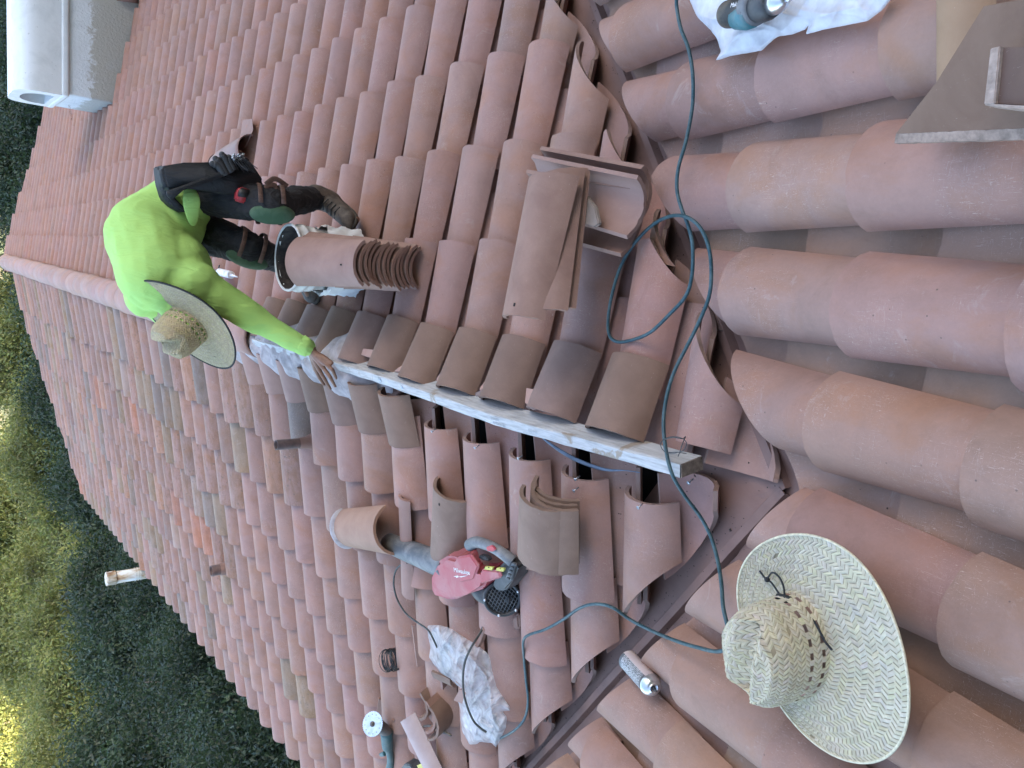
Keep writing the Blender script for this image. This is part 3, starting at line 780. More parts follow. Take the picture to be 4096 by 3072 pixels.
tube(bm, [hi @ p for p in catmull([on_hat(3070, 2312, .02), on_hat(3090, 2290, .026), on_hat(3118, 2310, .026), on_hat(3135, 2350, .026), on_hat(3138, 2393, .028)], 6)], .0022, 8)
tube(bm, [hi @ p for p in catmull([on_hat(3135, 2400, .022), on_hat(3175, 2415, .024), on_hat(3225, 2450, .022), on_hat(3268, 2505, .020), on_hat(3300, 2565, .018), on_hat(3328, 2600, .016)], 6)], .0024, 8)
tube(bm, [hi @ p for p in catmull([on_hat(3145, 2395, .02), on_hat(3130, 2415, .02), on_hat(3112, 2430, .02)], 4)], .0022, 8)
bmesh.ops.create_uvsphere(bm, u_segments=10, v_segments=8, radius=.006, matrix=Matrix.Translation(hi @ on_hat(3068, 2318, .02)))
ch = link_bm('chin_cord', bm, M_CORD, hat)
bm = bmesh.new(); cyl(bm, hi @ on_hat(3112, 2388, .028), hi @ on_hat(3150, 2396, .028), .0085, None, 16); cyl(bm, hi @ on_hat(3150, 2396, .028), hi @ on_hat(3162, 2398, .028), .0065, None, 16)
bmesh.ops.bevel(bm, geom=[e for e in bm.edges], offset=.001, segments=1, affect='EDGES'); link_bm('cord_lock', bm, M_BLACKP, ch)

# ---------------- person ----------------
def capsule(bm, p0, p1, r0, r1, n=16):
    p0, p1 = Vector(p0), Vector(p1); cyl(bm, p0, p1, r0, r1, n)
    for p, r in ((p0, r0), (p1, r1)): bmesh.ops.create_uvsphere(bm, u_segments=n, v_segments=n // 2, radius=r, matrix=Matrix.Translation(p))
def ellip(bm, c, r, q=None, n=24):
    M = Matrix.Translation(c); 
    if q is not None: M = M @ q
    bmesh.ops.create_uvsphere(bm, u_segments=n, v_segments=n // 2 + 2, radius=1, matrix=M @ Matrix.Diagonal((*r, 1)))
def blob(name, bm, mat, parent, voxel=.010, smooth=6, disp=None, fac=.5):
    o = link_bm(name, bm, mat, parent)
    m = o.modifiers.new('r', 'REMESH'); m.mode = 'VOXEL'; m.voxel_size = voxel; m.use_smooth_shade = True
    m = o.modifiers.new('s', 'SMOOTH'); m.factor = fac; m.iterations = smooth
    for k, (sc, st, kind) in enumerate(disp or []):
        tx = bpy.data.textures.new(f'{name}_folds{k}', kind); tx.noise_scale = sc
        if kind == 'CLOUDS': tx.noise_depth = 3
        if kind == 'WOOD': tx.wood_type = 'BANDNOISE'; tx.turbulence = 9; tx.noise_basis_2 = 'TRI'
        m = o.modifiers.new('d', 'DISPLACE'); m.texture = tx; m.strength = st; m.mid_level = .5; m.texture_coords = 'LOCAL'
    return o
def orient(a, b):            # rotation bringing z along a->b
    return (Vector(b) - Vector(a)).to_track_quat('Z', 'Y').to_matrix().to_4x4()
PO = Vector((2.6, -.55, -.05))
person = tag(empty('person', PO), 'person in lime green shirt and straw hat bending over the ridge', 'person')
def pv(*a): return Vector(a) - PO
hipA, hipB = pv(2.69, -.71, .60), pv(2.86, -.55, .57)
kneeA, ankA, toeA = pv(2.36, -.665, .375), pv(2.545, -.735, .035), pv(2.36, -.645, -.045)
kneeB, ankB, toeB = pv(2.53, -.47, .40), pv(2.80, -.42, .065), pv(2.67, -.265, .03)
pelv, mid, chest = pv(2.77, -.63, .64), pv(2.69, -.49, .79), pv(2.56, -.33, .775)
shL, shR, neck = pv(2.43, -.30, .655), pv(2.66, -.225, .79), pv(2.50, -.205, .715)
elL, wrL = pv(2.355, -.150, .405), pv(2.245, -.035, .205)
elR, wrR = pl(690, 1270, (1, 0, 0), 2.80) - PO, pl(800, 1370, (1, 0, 0), 2.72) - PO
head = pl(750, 1298, (1, 0, 0), 2.44) - PO - Vector((-.25, .65, .717)).normalized() * .045
M_SKIN = plain('tanned_skin', (.22, .115, .075), .55, sc=40, var=.15, bump=.3, bsc=200)
def cloth(name, c, var=.12, rough=.9, sc=6, bump=.6):
    b = NB(name, rough); n = b.noise(sc, 5, .6, None, .3)
    lo = tuple(x * (1 - var) for x in c); hi_ = tuple(x * (1 + var) for x in c)
    cc = b.ramp(n, [(.3, lo), (.7, hi_)])
    d = b.noise(23, 6, .7, None, .4); cc = b.mix(cc, tuple(x * .35 for x in c), b.ramp(d, [(.70, BW(0)), (.76, BW(.45))]))
    fold = b.noise(5, 3, .5, b.scale((1.5, 4, 1.5)), 1.5)
    return b.out(cc, b.bump(b.noise(420, 2), .0006, .3, b.bump(fold, .03, bump)))
M_LIME = cloth('lime_jersey', (.41, .69, .19), .04, bump=.3); M_PANTS = cloth('black_denim', (.016, .017, .020), .5, bump=.8)
M_GLOVE = plain('dark_grey_rubber', (.04, .045, .05), .6, sc=30)
# body: one continuous surface with head, torso, arms, hands, legs
bm = bmesh.new()
ellip(bm, head, (.070, .085, .10), orient(neck, head)); capsule(bm, neck, head, .055, .06)
nose_d = Vector((.15, .55, -.8)).normalized()
ellip(bm, head + nose_d * .098, (.014, .014, .022)); ellip(bm, head + nose_d * .07 + Vector((0, 0, -.05)), (.04, .04, .03))
for e in (-1, 1): ellip(bm, head + Vector((.075 * e * .9, .05 * e, 0)), (.012, .02, .03))
for a, b_, r0, r1 in ((pelv, mid, .12, .13), (mid, chest, .13, .14), (chest, neck, .12, .06), (chest, shL, .09, .07), (chest, shR, .09, .07), (shL, elL, .05, .04), (elL, wrL, .04, .026),
                      (shR, elR, .05, .04), (elR, wrR, .04, .026), (pelv, hipA, .11, .10), (pelv, hipB, .11, .10), (hipA, kneeA, .080, .045), (kneeA, ankA, .042, .030), (hipB, kneeB, .080, .045),
                      (kneeB, ankB, .042, .030), (ankA, toeA, .030, .022), (ankB, toeB, .030, .022)): capsule(bm, a, b_, r0, r1, 14)
def hand(bm, wr, knuck, tips, thumb, r=.0095):
    kn = [Vector(k) for k in knuck]
    for k in kn: capsule(bm, wr + (k - wr) * .18, k, .017, .0125, 10)
    for k, (m_, t) in zip(kn, tips): capsule(bm, k, m_, r * 1.12, r, 10); capsule(bm, m_, t, r, r * .78, 10)
    capsule(bm, wr + (kn[0] - wr) * .2, thumb[0], .015, .012, 10); capsule(bm, thumb[0], thumb[1], .0115, .009, 10)
zp = lambda px, py, z: ZT(px, py, z) - PO
hand(bm, wrL, [zp(1302, 1455, .168), zp(1292, 1470, .168), zp(1276, 1478, .160), zp(1262, 1478, .148)],
     [(zp(1330, 1480, .160), zp(1345, 1513, .125)), (zp(1320, 1508, .150), zp(1341, 1546, .100)), (zp(1300, 1520, .135), zp(1322, 1556, .085)), (zp(1278, 1512, .120), zp(1296, 1540, .075))],
     [zp(1300, 1432, .165), zp(1328, 1452, .150)])
kR = [wrR + Vector((-.02 + .018 * i, .0, -.075)) for i in range(4)]
hand(bm, wrR, kR, [(k + Vector((0, -.01, -.035)), k + Vector((-.01, -.03, -.05))) for k in kR], [wrR + Vector((-.045, .03, -.02)), wrR + Vector((-.06, .05, -.03))])
blob('body', bm, M_SKIN, person, .0048, 3)
for e in (-1, 1):
    bm = bmesh.new(); ellip(bm, head + nose_d * .086 + Vector((.028 * e, .018 * e, .02)), (.010, .010, .007), None, 12); link_bm('eye', bm, M_BLACKP, person)
bm = bmesh.new(); ellip(bm, head + Vector((0, 0, .004)) - nose_d * .012, (.074, .088, .092), orient(neck, head)); link_bm('hair', bm, plain('black_hair', (.012, .01, .009), .7), person)
# shirt
bm = bmesh.new()
for a, b_, r0, r1 in ((pelv, mid, .150, .175), (mid, chest, .175, .170), (chest, neck, .15, .085), (chest, shL, .13, .10), (chest, shR, .13, .10),
                      (shL, elL, .085, .064), (elL, wrL + (elL - wrL) * .10, .060, .041), (shR, elR, .085, .064), (elR, wrR + (elR - wrR) * .1, .060, .041)): capsule(bm, a, b_, r0, r1, 18)
ellip(bm, (pelv + mid) / 2 + Vector((-.02, .02, -.02)), (.17, .16, .15)); ellip(bm, (mid + chest) / 2 + Vector((-.05, .06, -.09)), (.17, .16, .14))
ellip(bm, pelv + Vector((-.05, -.02, .0)), (.15, .14, .14))
blob('shirt', bm, M_LIME, person, .0085, 12, [(.10, .010, 'CLOUDS'), (.16, .006, 'WOOD'), (.035, .003, 'CLOUDS')])
bm = bmesh.new(); d_ = (wrL - elL).normalized()
tube(bm, [wrL - d_ * .055, wrL - d_ * .03, wrL - d_ * .005], [.046, .043, .040], 20, cap=True); link_bm('cuff', bm, M_LIME, person)
# loose shirt tail hanging below the belt, towards the camera side
def px_patch(name, rows, mat, parent, h_fn, th=.006, sub=2, wob=.0):
    bm = bmesh.new(); R_ = []
    for r in rows: R_.append([bm.verts.new(h_fn(*q) - (PO if parent is person else Vector())) for q in r])
    for a, b in zip(R_, R_[1:]):
        for k in range(len(a) - 1): bm.faces.new((a[k], a[k + 1], b[k + 1], b[k]))
    o = link_bm(name, bm, mat, parent)
    m = o.modifiers.new('t', 'SOLIDIFY'); m.thickness = th; m.offset = 0
    m = o.modifiers.new('u', 'SUBSURF'); m.levels = sub; m.render_levels = sub
    return o
XP = lambda px, py, x: pl(px, py, (1, 0, 0), x)
px_patch('shirt_tail', [[(735, 745, 2.50), (775, 745, 2.49), (790, 770, 2.47)], [(725, 800, 2.47), (770, 790, 2.45), (805, 800, 2.44)], [(740, 860, 2.47), (775, 860, 2.46), (798, 860, 2.47)], [(760, 905, 2.50), (775, 905, 2.50), (785, 905, 2.51)]], M_LIME, person, XP, .008)
# trousers
bm = bmesh.new()
for a, b_, r0, r1 in ((pelv + Vector((0, 0, -.03)), hipA, .145, .125), (pelv + Vector((0, 0, -.03)), hipB, .145, .125), (hipA, kneeA, .108, .078), (kneeA, ankA + Vector((0, 0, .045)), .074, .058),
                      (hipB, kneeB, .108, .078), (kneeB, ankB + Vector((0, 0, .045)), .074, .058)): capsule(bm, a, b_, r0, r1, 18)
blob('trousers', bm, M_PANTS, person, .009, 6, [(.06, .022, 'CLOUDS'), (.02, .008, 'CLOUDS')])
# boots
M_BOOT = plain('scuffed_brown_leather', (.085, .068, .055), .7, sc=25, var=.6, bump=.8, bsc=60); M_SOLE = plain('worn_rubber_sole', (.07, .06, .05), .9)
def boot(ank, toe):
    d = (toe - ank); d.z = 0; d.normalize(); up = nR; side = d.cross(up).normalized(); heel = ank - d * .05 - up * .085; bm = bmesh.new()
    toe_ = heel + d * .285
    capsule(bm, ank + up * .04, ank - up * .04, .058, .055, 18); capsule(bm, heel + up * .045, heel + d * .08 + up * .05, .045, .048, 18)
    capsule(bm, heel + d * .08 + up * .05, toe_ - d * .05 + up * .03, .048, .042, 18); capsule(bm, ank - up * .01, toe_ - d * .06 + up * .035, .047, .036, 18)
    ellip(bm, toe_ - d * .052 + up * .030, (.046, .046, .036)); b = blob('boot', bm, M_BOOT, person, .0055, 5, [(.02, .004, 'CLOUDS')])
    bm = bmesh.new()
    out = []
    for t, wd in ((-.012, .026), (.02, .040), (.08, .036), (.15, .041), (.21, .046), (.25, .040), (.278, .018)): out.append((t, wd))
    pts = [heel + d * t + side * w_ for t, w_ in out] + [heel + d * t - side * w_ for t, w_ in out[::-1]]
    extrude_poly(bm, pts, up, .022); bmesh.ops.bevel(bm, geom=bm.edges[:], offset=.004, segments=2, affect='EDGES'); bmesh.ops.recalc_face_normals(bm, faces=bm.faces[:])
    link_bm('sole', bm, M_SOLE, b)
    bm = bmesh.new()
    for i in range(6):
        c_ = ank + d * (.052 + .022 * i) + up * (.040 - .011 * i); 
        tube(bm, [c_ - side * .030 - up * .012, c_ + up * .004 + d * .006, c_ + side * .030 - up * .012], .003, 6)
    link_bm('laces', bm, M_CORD, b)
boot(ankA, toeA); boot(ankB, toeB)
# knee pads with leather straps
M_PAD = dusty('green_knee_foam', (.045, .105, .058), .8, (.15, .22, .16), .45, 12); M_LEATH = plain('brown_leather_strap', (.10, .055, .04), .7, sc=40, var=.5)
def pad(knee, hip, ank, face):
    ax = (hip - ank).normalized(); f_ = (Vector(face) - ax * ax.dot(Vector(face))).normalized(); bm = bmesh.new()
    q = Matrix((f_, ax.cross(f_), ax)).transposed().to_4x4()
    ellip(bm, knee + f_ * .050 - ax * .01, (.040, .056, .098), q); b = blob('knee_pad', bm, M_PAD, person, .006, 4)
    bm = bmesh.new(); 
    for o_ in (-.05, .045):
        c_ = knee + ax * o_; y_ = ax.cross(f_)
        tube(bm, [c_ + (f_ * math.cos(a) + y_ * math.sin(a)) * .088 for a in [1.0 + .37 * k for k in range(13)]], .010, 8, flat=.2, up=tuple(f_))
    link_bm('strap', bm, M_LEATH, b)
pad(kneeA, hipA, ankA, (-.55, .85, .1)); pad(kneeB, hipB, ankB, (.05, 1, -.1))
# tool belt: black pouches hung on the camera side, glove and nails in it
M_NYLON = cloth('dusty_black_nylon', (.017, .020, .024), .4, .75, 8, .5)
def px_slab(name, pts, x0, x1, mat, parent, bev=.006, sub=True):
    """outline on the plane x = x0 thickened towards x1 (metres in the scene)"""
    P_ = [XP(a, b_, x0) - PO for a, b_ in pts]; bm = bmesh.new(); extrude_poly(bm, P_, (1 if x1 > x0 else -1, 0, 0), abs(x1 - x0))
    bmesh.ops.bevel(bm, geom=bm.edges[:], offset=bev, segments=3, affect='EDGES'); bmesh.ops.recalc_face_normals(bm, faces=bm.faces[:])
    return link_bm(name, bm, mat, parent)
px_slab('tool_belt', [(643, 660), (655, 662), (678, 760), (700, 800), (735, 835), (748, 842), (738, 852), (700, 828), (668, 790), (650, 730)], 2.48, 2.60, M_NYLON, person)
pouch = px_slab('tool_pouch', [(648, 664), (735, 650), (850, 648), (900, 690), (955, 640), (985, 625), (1020, 665), (1058, 725), (1050, 765), (1025, 765), (960, 775), (935, 785), (880, 770), (800, 748), (720, 752), (668, 762), (652, 710)], 2.405, 2.50, M_NYLON, person, .012)
px_slab('pouch_flap', [(668, 764), (730, 742), (800, 718), (880, 690), (985, 628), (1000, 640), (930, 690), (880, 712), (800, 742), (735, 757), (690, 800), (672, 785)], 2.392, 2.412, M_NYLON, pouch, .003)
t_ = text('pouch_lettering', 'OCCIDENTAL', .016, Matrix.Identity(4), plain('faint_orange_thread', (.22, .13, .08), .9), pouch, .0004)
Mx = frame(XP(708, 692, 2.403), XP(712, 720, 2.403) - XP(704, 664, 2.403), (-1, 0, 0)); t_.matrix_world = Mx
# glove fingers
bm = bmesh.new()
for a, b_ in (((945, 690), (935, 632)), ((920, 680), (885, 632)), ((905, 690), (855, 655)), ((890, 700), (850, 700 - 18))): pass
for pts in ([(905, 700), (880, 655), (862, 635)], [(895, 695), (870, 660), (850, 655)], [(925, 690), (900, 640), (888, 618)], [(935, 680), (918, 650), (915, 630)]):
    pp = catmull([XP(x, y, 2.40) - PO for x, y in pts], 5); tube(bm, pp, [.017] * (len(pp) - 1) + [.010], 12); ellip(bm, pp[-1], (.013, .013, .013), None, 12)
link_bm('rubber_glove', bm, M_GLOVE, pouch)
bm = bmesh.new(); bs = bmesh.new(); rn = random.Random(5)
for i in range(34):
    a = XP(930 + 46 * rn.random(), 618 + 26 * rn.random(), 2.40 - .03 * rn.random()) - PO; b_ = a + Vector((.02 * rn.gauss(0, 1), .045, -.045 + .01 * rn.gauss(0, 1)))
    cyl(bm, a, b_, .0022, None, 6); dd = (a - b_).normalized(); cyl(bs, a, a + dd * .0025, .0075, None, 10)
link_bm('nail_shanks', bm, M_BLACKP, pouch); link_bm('nail_heads', bs, M_ZINC, pouch)
M_RED = plain('scuffed_red_plastic', (.42, .035, .045), .45, sc=30, var=.3)
tm = px_slab('tape_measure', [(945, 800), (952, 765), (965, 746), (1008, 762), (1000, 785), (982, 815)], 2.365, 2.405, M_RED, person, .006)
px_slab('rubber_grip', [(952, 785), (957, 762), (968, 750), (1000, 761), (990, 792)], 2.358, 2.366, M_BLACKP, tm, .002)
bm = bmesh.new()
for pts in ([(1062, 738), (1100, 715), (1150, 745)], [(1060, 752), (1095, 740), (1115, 770), (1122, 802)], [(1040, 760), (1052, 790), (1050, 822)]):
    tube(bm, catmull([XP(x, y, 2.33) - PO for x, y in pts], 6), .011, 8, flat=.3, up=(1, 0, 0))
lh = link_bm('hanging_leather_strap', bm, M_LEATH, person)
bm = bmesh.new(); c_ = XP(1052, 785, 2.32) - PO
tube(bm, [c_ + Vector((0, a, b_)) for a, b_ in ((-.013, -.012), (.013, -.012), (.013, .012), (-.013, .012), (-.013, -.012))], .0022, 6); link_bm('buckle', bm, M_STEEL, lh)
# hat on the head
hn = Vector((-.25, .65, .717)).normalized(); brimc = pl(750, 1298, (1, 0, 0), 2.44)
hat2, s2, l2 = make_hat(frame(brimc, Vector((.9, .15, .2)), hn), M_STRAWG, rb=.252, H=.135, rx=.115, ry=.098, curl=.0, edge_mat=M_CORD, hole_mat=M_LIME, seed=9, saddle=.012)
tag(hat2, 'golden straw hat with black-edged brim worn by the bending person', 'hat')
bpy.context.view_layer.update()
h2i = hat2.matrix_world.inverted(); bm = bmesh.new(); tube(bm, [s2(l2 + .004, a) * 1.0 + Vector((0, 0, .004)) for a in [k * .13 for k in range(14)]], .0022, 6); link_bm('chin_cord', bm, M_CORD, hat2)
# ---------------- traced solids on a roof plane ----------------
def slab(name, pts, h0, h1, mat, fn=LT, n=nL, parent=None, bev=.004, seg=3, top=1.0, org=None, shift=(0, 0, 0)):
    """outline on the plane h0 above the slope, thickened to h1; top < 1 narrows the upper face"""
    P0 = [fn(x, y, h0) for x, y in pts]; c = sum(P0, Vector()) / len(P0); bm = bmesh.new(); nn = n * (h1 - h0)
    O = org if org is not None else c
    a = [bm.verts.new(p - O) for p in P0]; b = [bm.verts.new(c + (p - c) * top + nn - O + Vector(shift)) for p in P0]
    bm.faces.new(a[::-1]); bm.faces.new(b)
    for i in range(len(a)): bm.faces.new((a[i], a[(i + 1) % len(a)], b[(i + 1) % len(a)], b[i]))
    if bev: bmesh.ops.bevel(bm, geom=bm.edges[:], offset=bev, segments=seg, affect='EDGES', clamp_overlap=True)
    bmesh.ops.recalc_face_normals(bm, faces=bm.faces[:])
    o = link_bm(name, bm, mat, parent)
    if org is None: o.location = c
    sharp(o, 50); return o
# ---------------- leaf blower ----------------
M_BRED = dusty('dusty_red_plastic', (.36, .055, .065), .5, (.42, .25, .24), .55); M_GREYP = dusty('dusty_grey_plastic', (.095, .108, .12), .55, (.42, .41, .40), .6)
M_BLK = dusty('dusty_black_plastic', (.022, .025, .028), .5, (.22, .22, .22), .35); M_WHITE = plain('white_print', (.75, .73, .72), .6); M_YEL = plain('yellow_label', (.50, .46, .10), .6)
OB = LT(1850, 2300, .0)
blower = tag(empty('leaf_blower', OB), 'dusty red cordless leaf blower with grey nozzle lying on its side', 'leaf blower')
def B(px, py, h): return LT(px, py, h) - OB
bm = bmesh.new()
pts = [(1556, 2171, .098), (1600, 2190, .099), (1680, 2222, .101), (1752, 2252, .103), (1800, 2270, .105)]
tube(bm, catmull([B(*p) for p in pts], 5), [.041 + .0006 * k for k in range(21)], 28, cap=False)
o = link_bm('nozzle_tube', bm, M_GREYP, blower); m = o.modifiers.new('t', 'SOLIDIFY'); m.thickness = .003
bm = bmesh.new(); pp = catmull([B(1752, 2252, .103), B(1770, 2262, .104), B(1792, 2270, .105), B(1806, 2276, .105)], 4)
tube(bm, pp, [.0475 + .003 * math.sin(k * 1.9) + .0004 * k for k in range(len(pp))], 24)
for v in bm.verts: v.co += Vector((random.gauss(0, .0012), random.gauss(0, .0012), random.gauss(0, .0012)))
link_bm('black_tape_wrap', bm, M_BLK, blower, smooth=False)
red = slab('motor_housing', [(1793, 2262), (1822, 2205), (1868, 2176), (1912, 2186), (1930, 2215), (1945, 2250), (1985, 2264), (2012, 2262), (2030, 2238), (2050, 2240), (2046, 2270), (2026, 2318), (1960, 2340), (1895, 2368), (1850, 2366), (1815, 2345), (1797, 2330)], .050, .158, M_BRED, parent=blower, bev=.014, seg=4, top=.90, org=OB)
slab('raised_panel', [(1806, 2268), (1838, 2222), (1890, 2212), (1925, 2262), (1905, 2318), (1850, 2330), (1812, 2318)], .154, .165, M_BRED, parent=blower, bev=.005, top=.93, org=OB)
slab('side_panel', [(1935, 2270), (2010, 2278), (2015, 2308), (1925, 2335), (1915, 2320)], .152, .163, M_BRED, parent=blower, bev=.005, top=.9, org=OB)
bm = bmesh.new(); hp = catmull([B(1880, 2180, .130), B(1906, 2168, .138), B(1950, 2180, .142), B(1990, 2200, .142), B(2030, 2228, .136), B(2052, 2245, .128)], 5)
tube(bm, hp, [.024 - .004 * math.sin(math.pi * k / (len(hp) - 1)) for k in range(len(hp))], 14); hd = link_bm('handle', bm, M_GREYP, blower)
bm = bmesh.new(); tube(bm, [p + nL * .008 - Vector((0, .012, 0)) for p in hp[3:-3]], .006, 8); link_bm('red_grip_strip', bm, M_RED, hd)
slab('trigger', [(1950, 2185), (1975, 2178), (1990, 2195), (1975, 2205), (1955, 2202)], .158, .166, M_RED, parent=hd, bev=.003, org=OB)
slab('trigger_guard', [(1935, 2212), (1962, 2218), (1975, 2236), (1955, 2232), (1935, 2224)], .11, .135, M_BLK, parent=hd, bev=.004, org=OB)
bat = slab('battery_pack', [(2020, 2312), (2048, 2238), (2075, 2212), (2118, 2232), (2130, 2240), (2110, 2290), (2075, 2338), (2040, 2342)], .075, .140, M_BLK, parent=blower, bev=.007, top=.94, org=OB)
slab('battery_ridge', [(2030, 2310), (2055, 2245), (2072, 2252), (2050, 2318)], .138, .150, M_GREYP, parent=bat, bev=.003, org=OB)
for i in range(5):
    f_ = i / 4; slab('grip_rib', [(2030 + 20 * f_ + 0, 2306 - 58 * f_), (2042 + 22 * f_, 2311 - 58 * f_), (2040 + 22 * f_, 2319 - 58 * f_), (2028 + 20 * f_, 2314 - 58 * f_)], .150, .156, M_BLK, parent=bat, bev=.0015, org=OB)
# intake: cylinder with diamond grille
ca_ = B(1925, 2348, .085); fc = B(2008, 2392, .100); ax = (fc - ca_).normalized()
bm = bmesh.new(); tube(bm, [ca_, ca_ + ax * .03, fc - ax * .045], [.048, .054, .052], 28); link_bm('intake_barrel', bm, M_BLK, blower)
ex = ax.cross(nL).normalized(); ey = ex.cross(ax).normalized()
gax = (ax * .75 + nL * .55).normalized(); gx = gax.cross(nL).normalized(); gy = gx.cross(gax).normalized()
bm = bmesh.new(); GC = fc + ax * .004
tube(bm, [GC + (gx * math.cos(a) + gy * math.sin(a)) * .066 for a in [2 * math.pi * k / 40 for k in range(41)]], .008, 10, cap=False)
ring = link_bm('intake_ring', bm, M_BLK, blower)
bm = bmesh.new(); cyl(bm, GC - gax * .05, GC - gax * .012, .063, None, 28); link_bm('intake_throat', bm, M_DARK, ring)
bm = bmesh.new()
for i in range(-5, 6):
    for dr in (.62, -.62):
        off = i * .0125; ln = math.sqrt(max(0, .062 ** 2 - off ** 2)) 
        if ln < .01: continue
        d1 = Vector((math.cos(dr), math.sin(dr))) if dr > 0 else Vector((math.cos(dr), math.sin(dr))); d2 = Vector((-d1.y, d1.x)) * off
        a = d2 - d1 * ln; b_ = d2 + d1 * ln
        cyl(bm, GC + gx * a.x + gy * a.y, GC + gx * b_.x + gy * b_.y, .0015, None, 6)
link_bm('diamond_grille', bm, M_GREYP, ring)
bm = bmesh.new()
for a in (.4, 1.7, 3.0, 4.4, 5.6):
    bm = bmesh.new(); cyl(bm, GC + (gx * math.cos(a) + gy * math.sin(a)) * .066, GC + (gx * math.cos(a) + gy * math.sin(a)) * .066 + gax * .011, .005, None, 10)
    link_bm('ring_screw', bm, M_STEEL, ring)
slab('foot_peg', [(1968, 2420), (1995, 2418), (2012, 2425), (1985, 2448), (1974, 2446)], .03, .07, M_BLK, parent=blower, bev=.004, org=OB)
slab('foot_peg', [(2045, 2375), (2064, 2370), (2066, 2398), (2050, 2400)], .05, .09, M_BLK, parent=blower, bev=.004, org=OB)
def on_plane_text(name, body, size, px0, px1, h, mat, parent, fn=LT, n=nL, shear=0.0):
    a, b_ = fn(*px0, h), fn(*px1, h); x = (b_ - a); M = frame((a + b_) / 2, x, n)
    return text(name, body, size, M, mat, parent, .0004, shear=shear)
bpy.context.view_layer.update()
on_plane_text('side_lettering', 'Milwaukee', .027, (1812, 2279), (1880, 2292), .1662, M_WHITE, blower, shear=.25)
P_ = [B(x, y, .1658) for x, y in ((1814, 2305), (1832, 2302), (1834, 2307), (1874, 2301), (1846, 2309), (1843, 2305), (1824, 2312), (1826, 2308))]
bm = bmesh.new(); extrude_poly(bm, P_, nL, .0006); bmesh.ops.recalc_face_normals(bm, faces=bm.faces[:]); link_bm('lightning_bolt_mark', bm, M_WHITE, blower, smooth=False)
for (x, y) in ((1948, 2263), (1994, 2268)):
    s_ = slab('warning_label', [(x, y), (x + 30, y + 3), (x + 26, y + 15), (x - 4, y + 11)], .1560, .1642, M_YEL, parent=blower, bev=0, org=OB)
    slab('label_mark', [(x + 4, y + 4), (x + 10, y + 4), (x + 7, y + 10)], .1642, .165, M_DARK, parent=s_, bev=0, org=OB)
# ---------------- angle grinder ----------------
OG = LT(1520, 2890, .0)
gr = tag(empty('angle_grinder', OG), 'dirty teal angle grinder with a shiny perforated cutting disc', 'grinder')
M_TEAL = dusty('dirty_teal_plastic', (.03, .10, .11), .55, (.20, .21, .20), .5); M_GRM = dusty('dirty_cast_metal', (.12, .11, .10), .6, (.22, .18, .15), .6)
bd = NB('brushed_disc', .35, metal=.7); nd = bd.noise(14, 5, .6, None, 2.0); M_DISC = bd.out(bd.ramp(nd, [(.3, (.45, .55, .60)), (.7, (.72, .80, .84))]))
def G_(px, py, h): return LT(px, py, h) - OG
dc = G_(1491, 2896, .185); u1 = (G_(1516, 2955, .135) - dc); u2 = (G_(1452, 2873, .165) - dc)
zn = Vector((-.33, -.42, .84)).normalized()
Mg = frame(dc, (0, 1, .3), zn)
bm = bmesh.new(); NT = 72; rr = [[], []]
for k in range(NT):
    a = 2 * math.pi * k / NT; r_ = .0640 if k % 2 else .0610
    for s_, z in ((0, 0), (1, .0018)): rr[s_].append(bm.verts.new(Mg @ Vector((r_ * math.cos(a), r_ * math.sin(a), z))))
bm.faces.new(rr[1]); bm.faces.new(rr[0][::-1])
for k in range(NT): bm.faces.new((rr[0][k], rr[0][(k + 1) % NT], rr[1][(k + 1) % NT], rr[1][k]))
dsk = link_bm('cutting_disc', bm, M_DISC, gr, smooth=False)
bm = bmesh.new()
for k in range(12):
    a = 2 * math.pi * k / 12; p = Mg @ Vector((.048 * math.cos(a), .048 * math.sin(a), .0016)); cyl(bm, p, p + zn * .0008, .0024, None, 8)
link_bm('cooling_holes', bm, M_DARK, dsk)
bm = bmesh.new(); cyl(bm, dc - zn * .03, dc + zn * .006, .014, None, 20); cyl(bm, dc + zn * .006, dc + zn * .011, .010, None, 6); link_bm('arbor_nut', bm, M_GRM, gr)
bm = bmesh.new(); capsule(bm, dc - zn * .045, dc - zn * .028, .034, .030); capsule(bm, dc - zn * .040, G_(1546, 2925, .118), .032, .031); blob('gear_head', bm, M_GRM, gr, .005, 3)
bm = bmesh.new(); capsule(bm, G_(1546, 2932, .118), G_(1550, 2985, .112), .034, .031); blob('motor_body', bm, M_TEAL, gr, .005, 3)
bm = bmesh.new(); tube(bm, catmull([G_(1552, 2985, .108), G_(1558, 3010, .105), G_(1562, 3040, .10), G_(1560, 3070, .10), G_(1545, 3110, .10)], 4), [.030, .027, .024, .021, .020, .020, .019, .019, .020, .020, .021, .022, .023, .024, .025, .025, .024], 16); link_bm('rear_handle', bm, M_TEAL, gr)
slab('paddle_switch', [(1532, 3005), (1548, 2998), (1555, 3015), (1540, 3018)], .10, .13, M_TEAL, parent=gr, bev=.004, org=OG)
# broken tile under the grinder
two_pt_tile('cut_tile', LT(1545, 2835, .075), LT(1535, 2975, .055), nL, .08, .085, M_CLAYR, 'broken red brown tile half under the angle grinder', None, flip=True, k=R(60), rough=.003)
# ---------------- battery at the bottom edge ----------------
ch_ = slab('battery_pack', [(1640, 3052), (1658, 3030), (1680, 3032), (1725, 3090), (1715, 3130), (1650, 3110)], .06, .125, M_BLK, bev=.006); tag(ch_, 'black battery with a yellow label at the bottom edge, beside the lavender tile', 'battery')
bpy.context.view_layer.update()
slab('yellow_label', [(1668, 3062), (1690, 3052), (1702, 3072), (1680, 3085)], .1255, .1268, M_YEL, parent=ch_, bev=0, org=ch_.location)
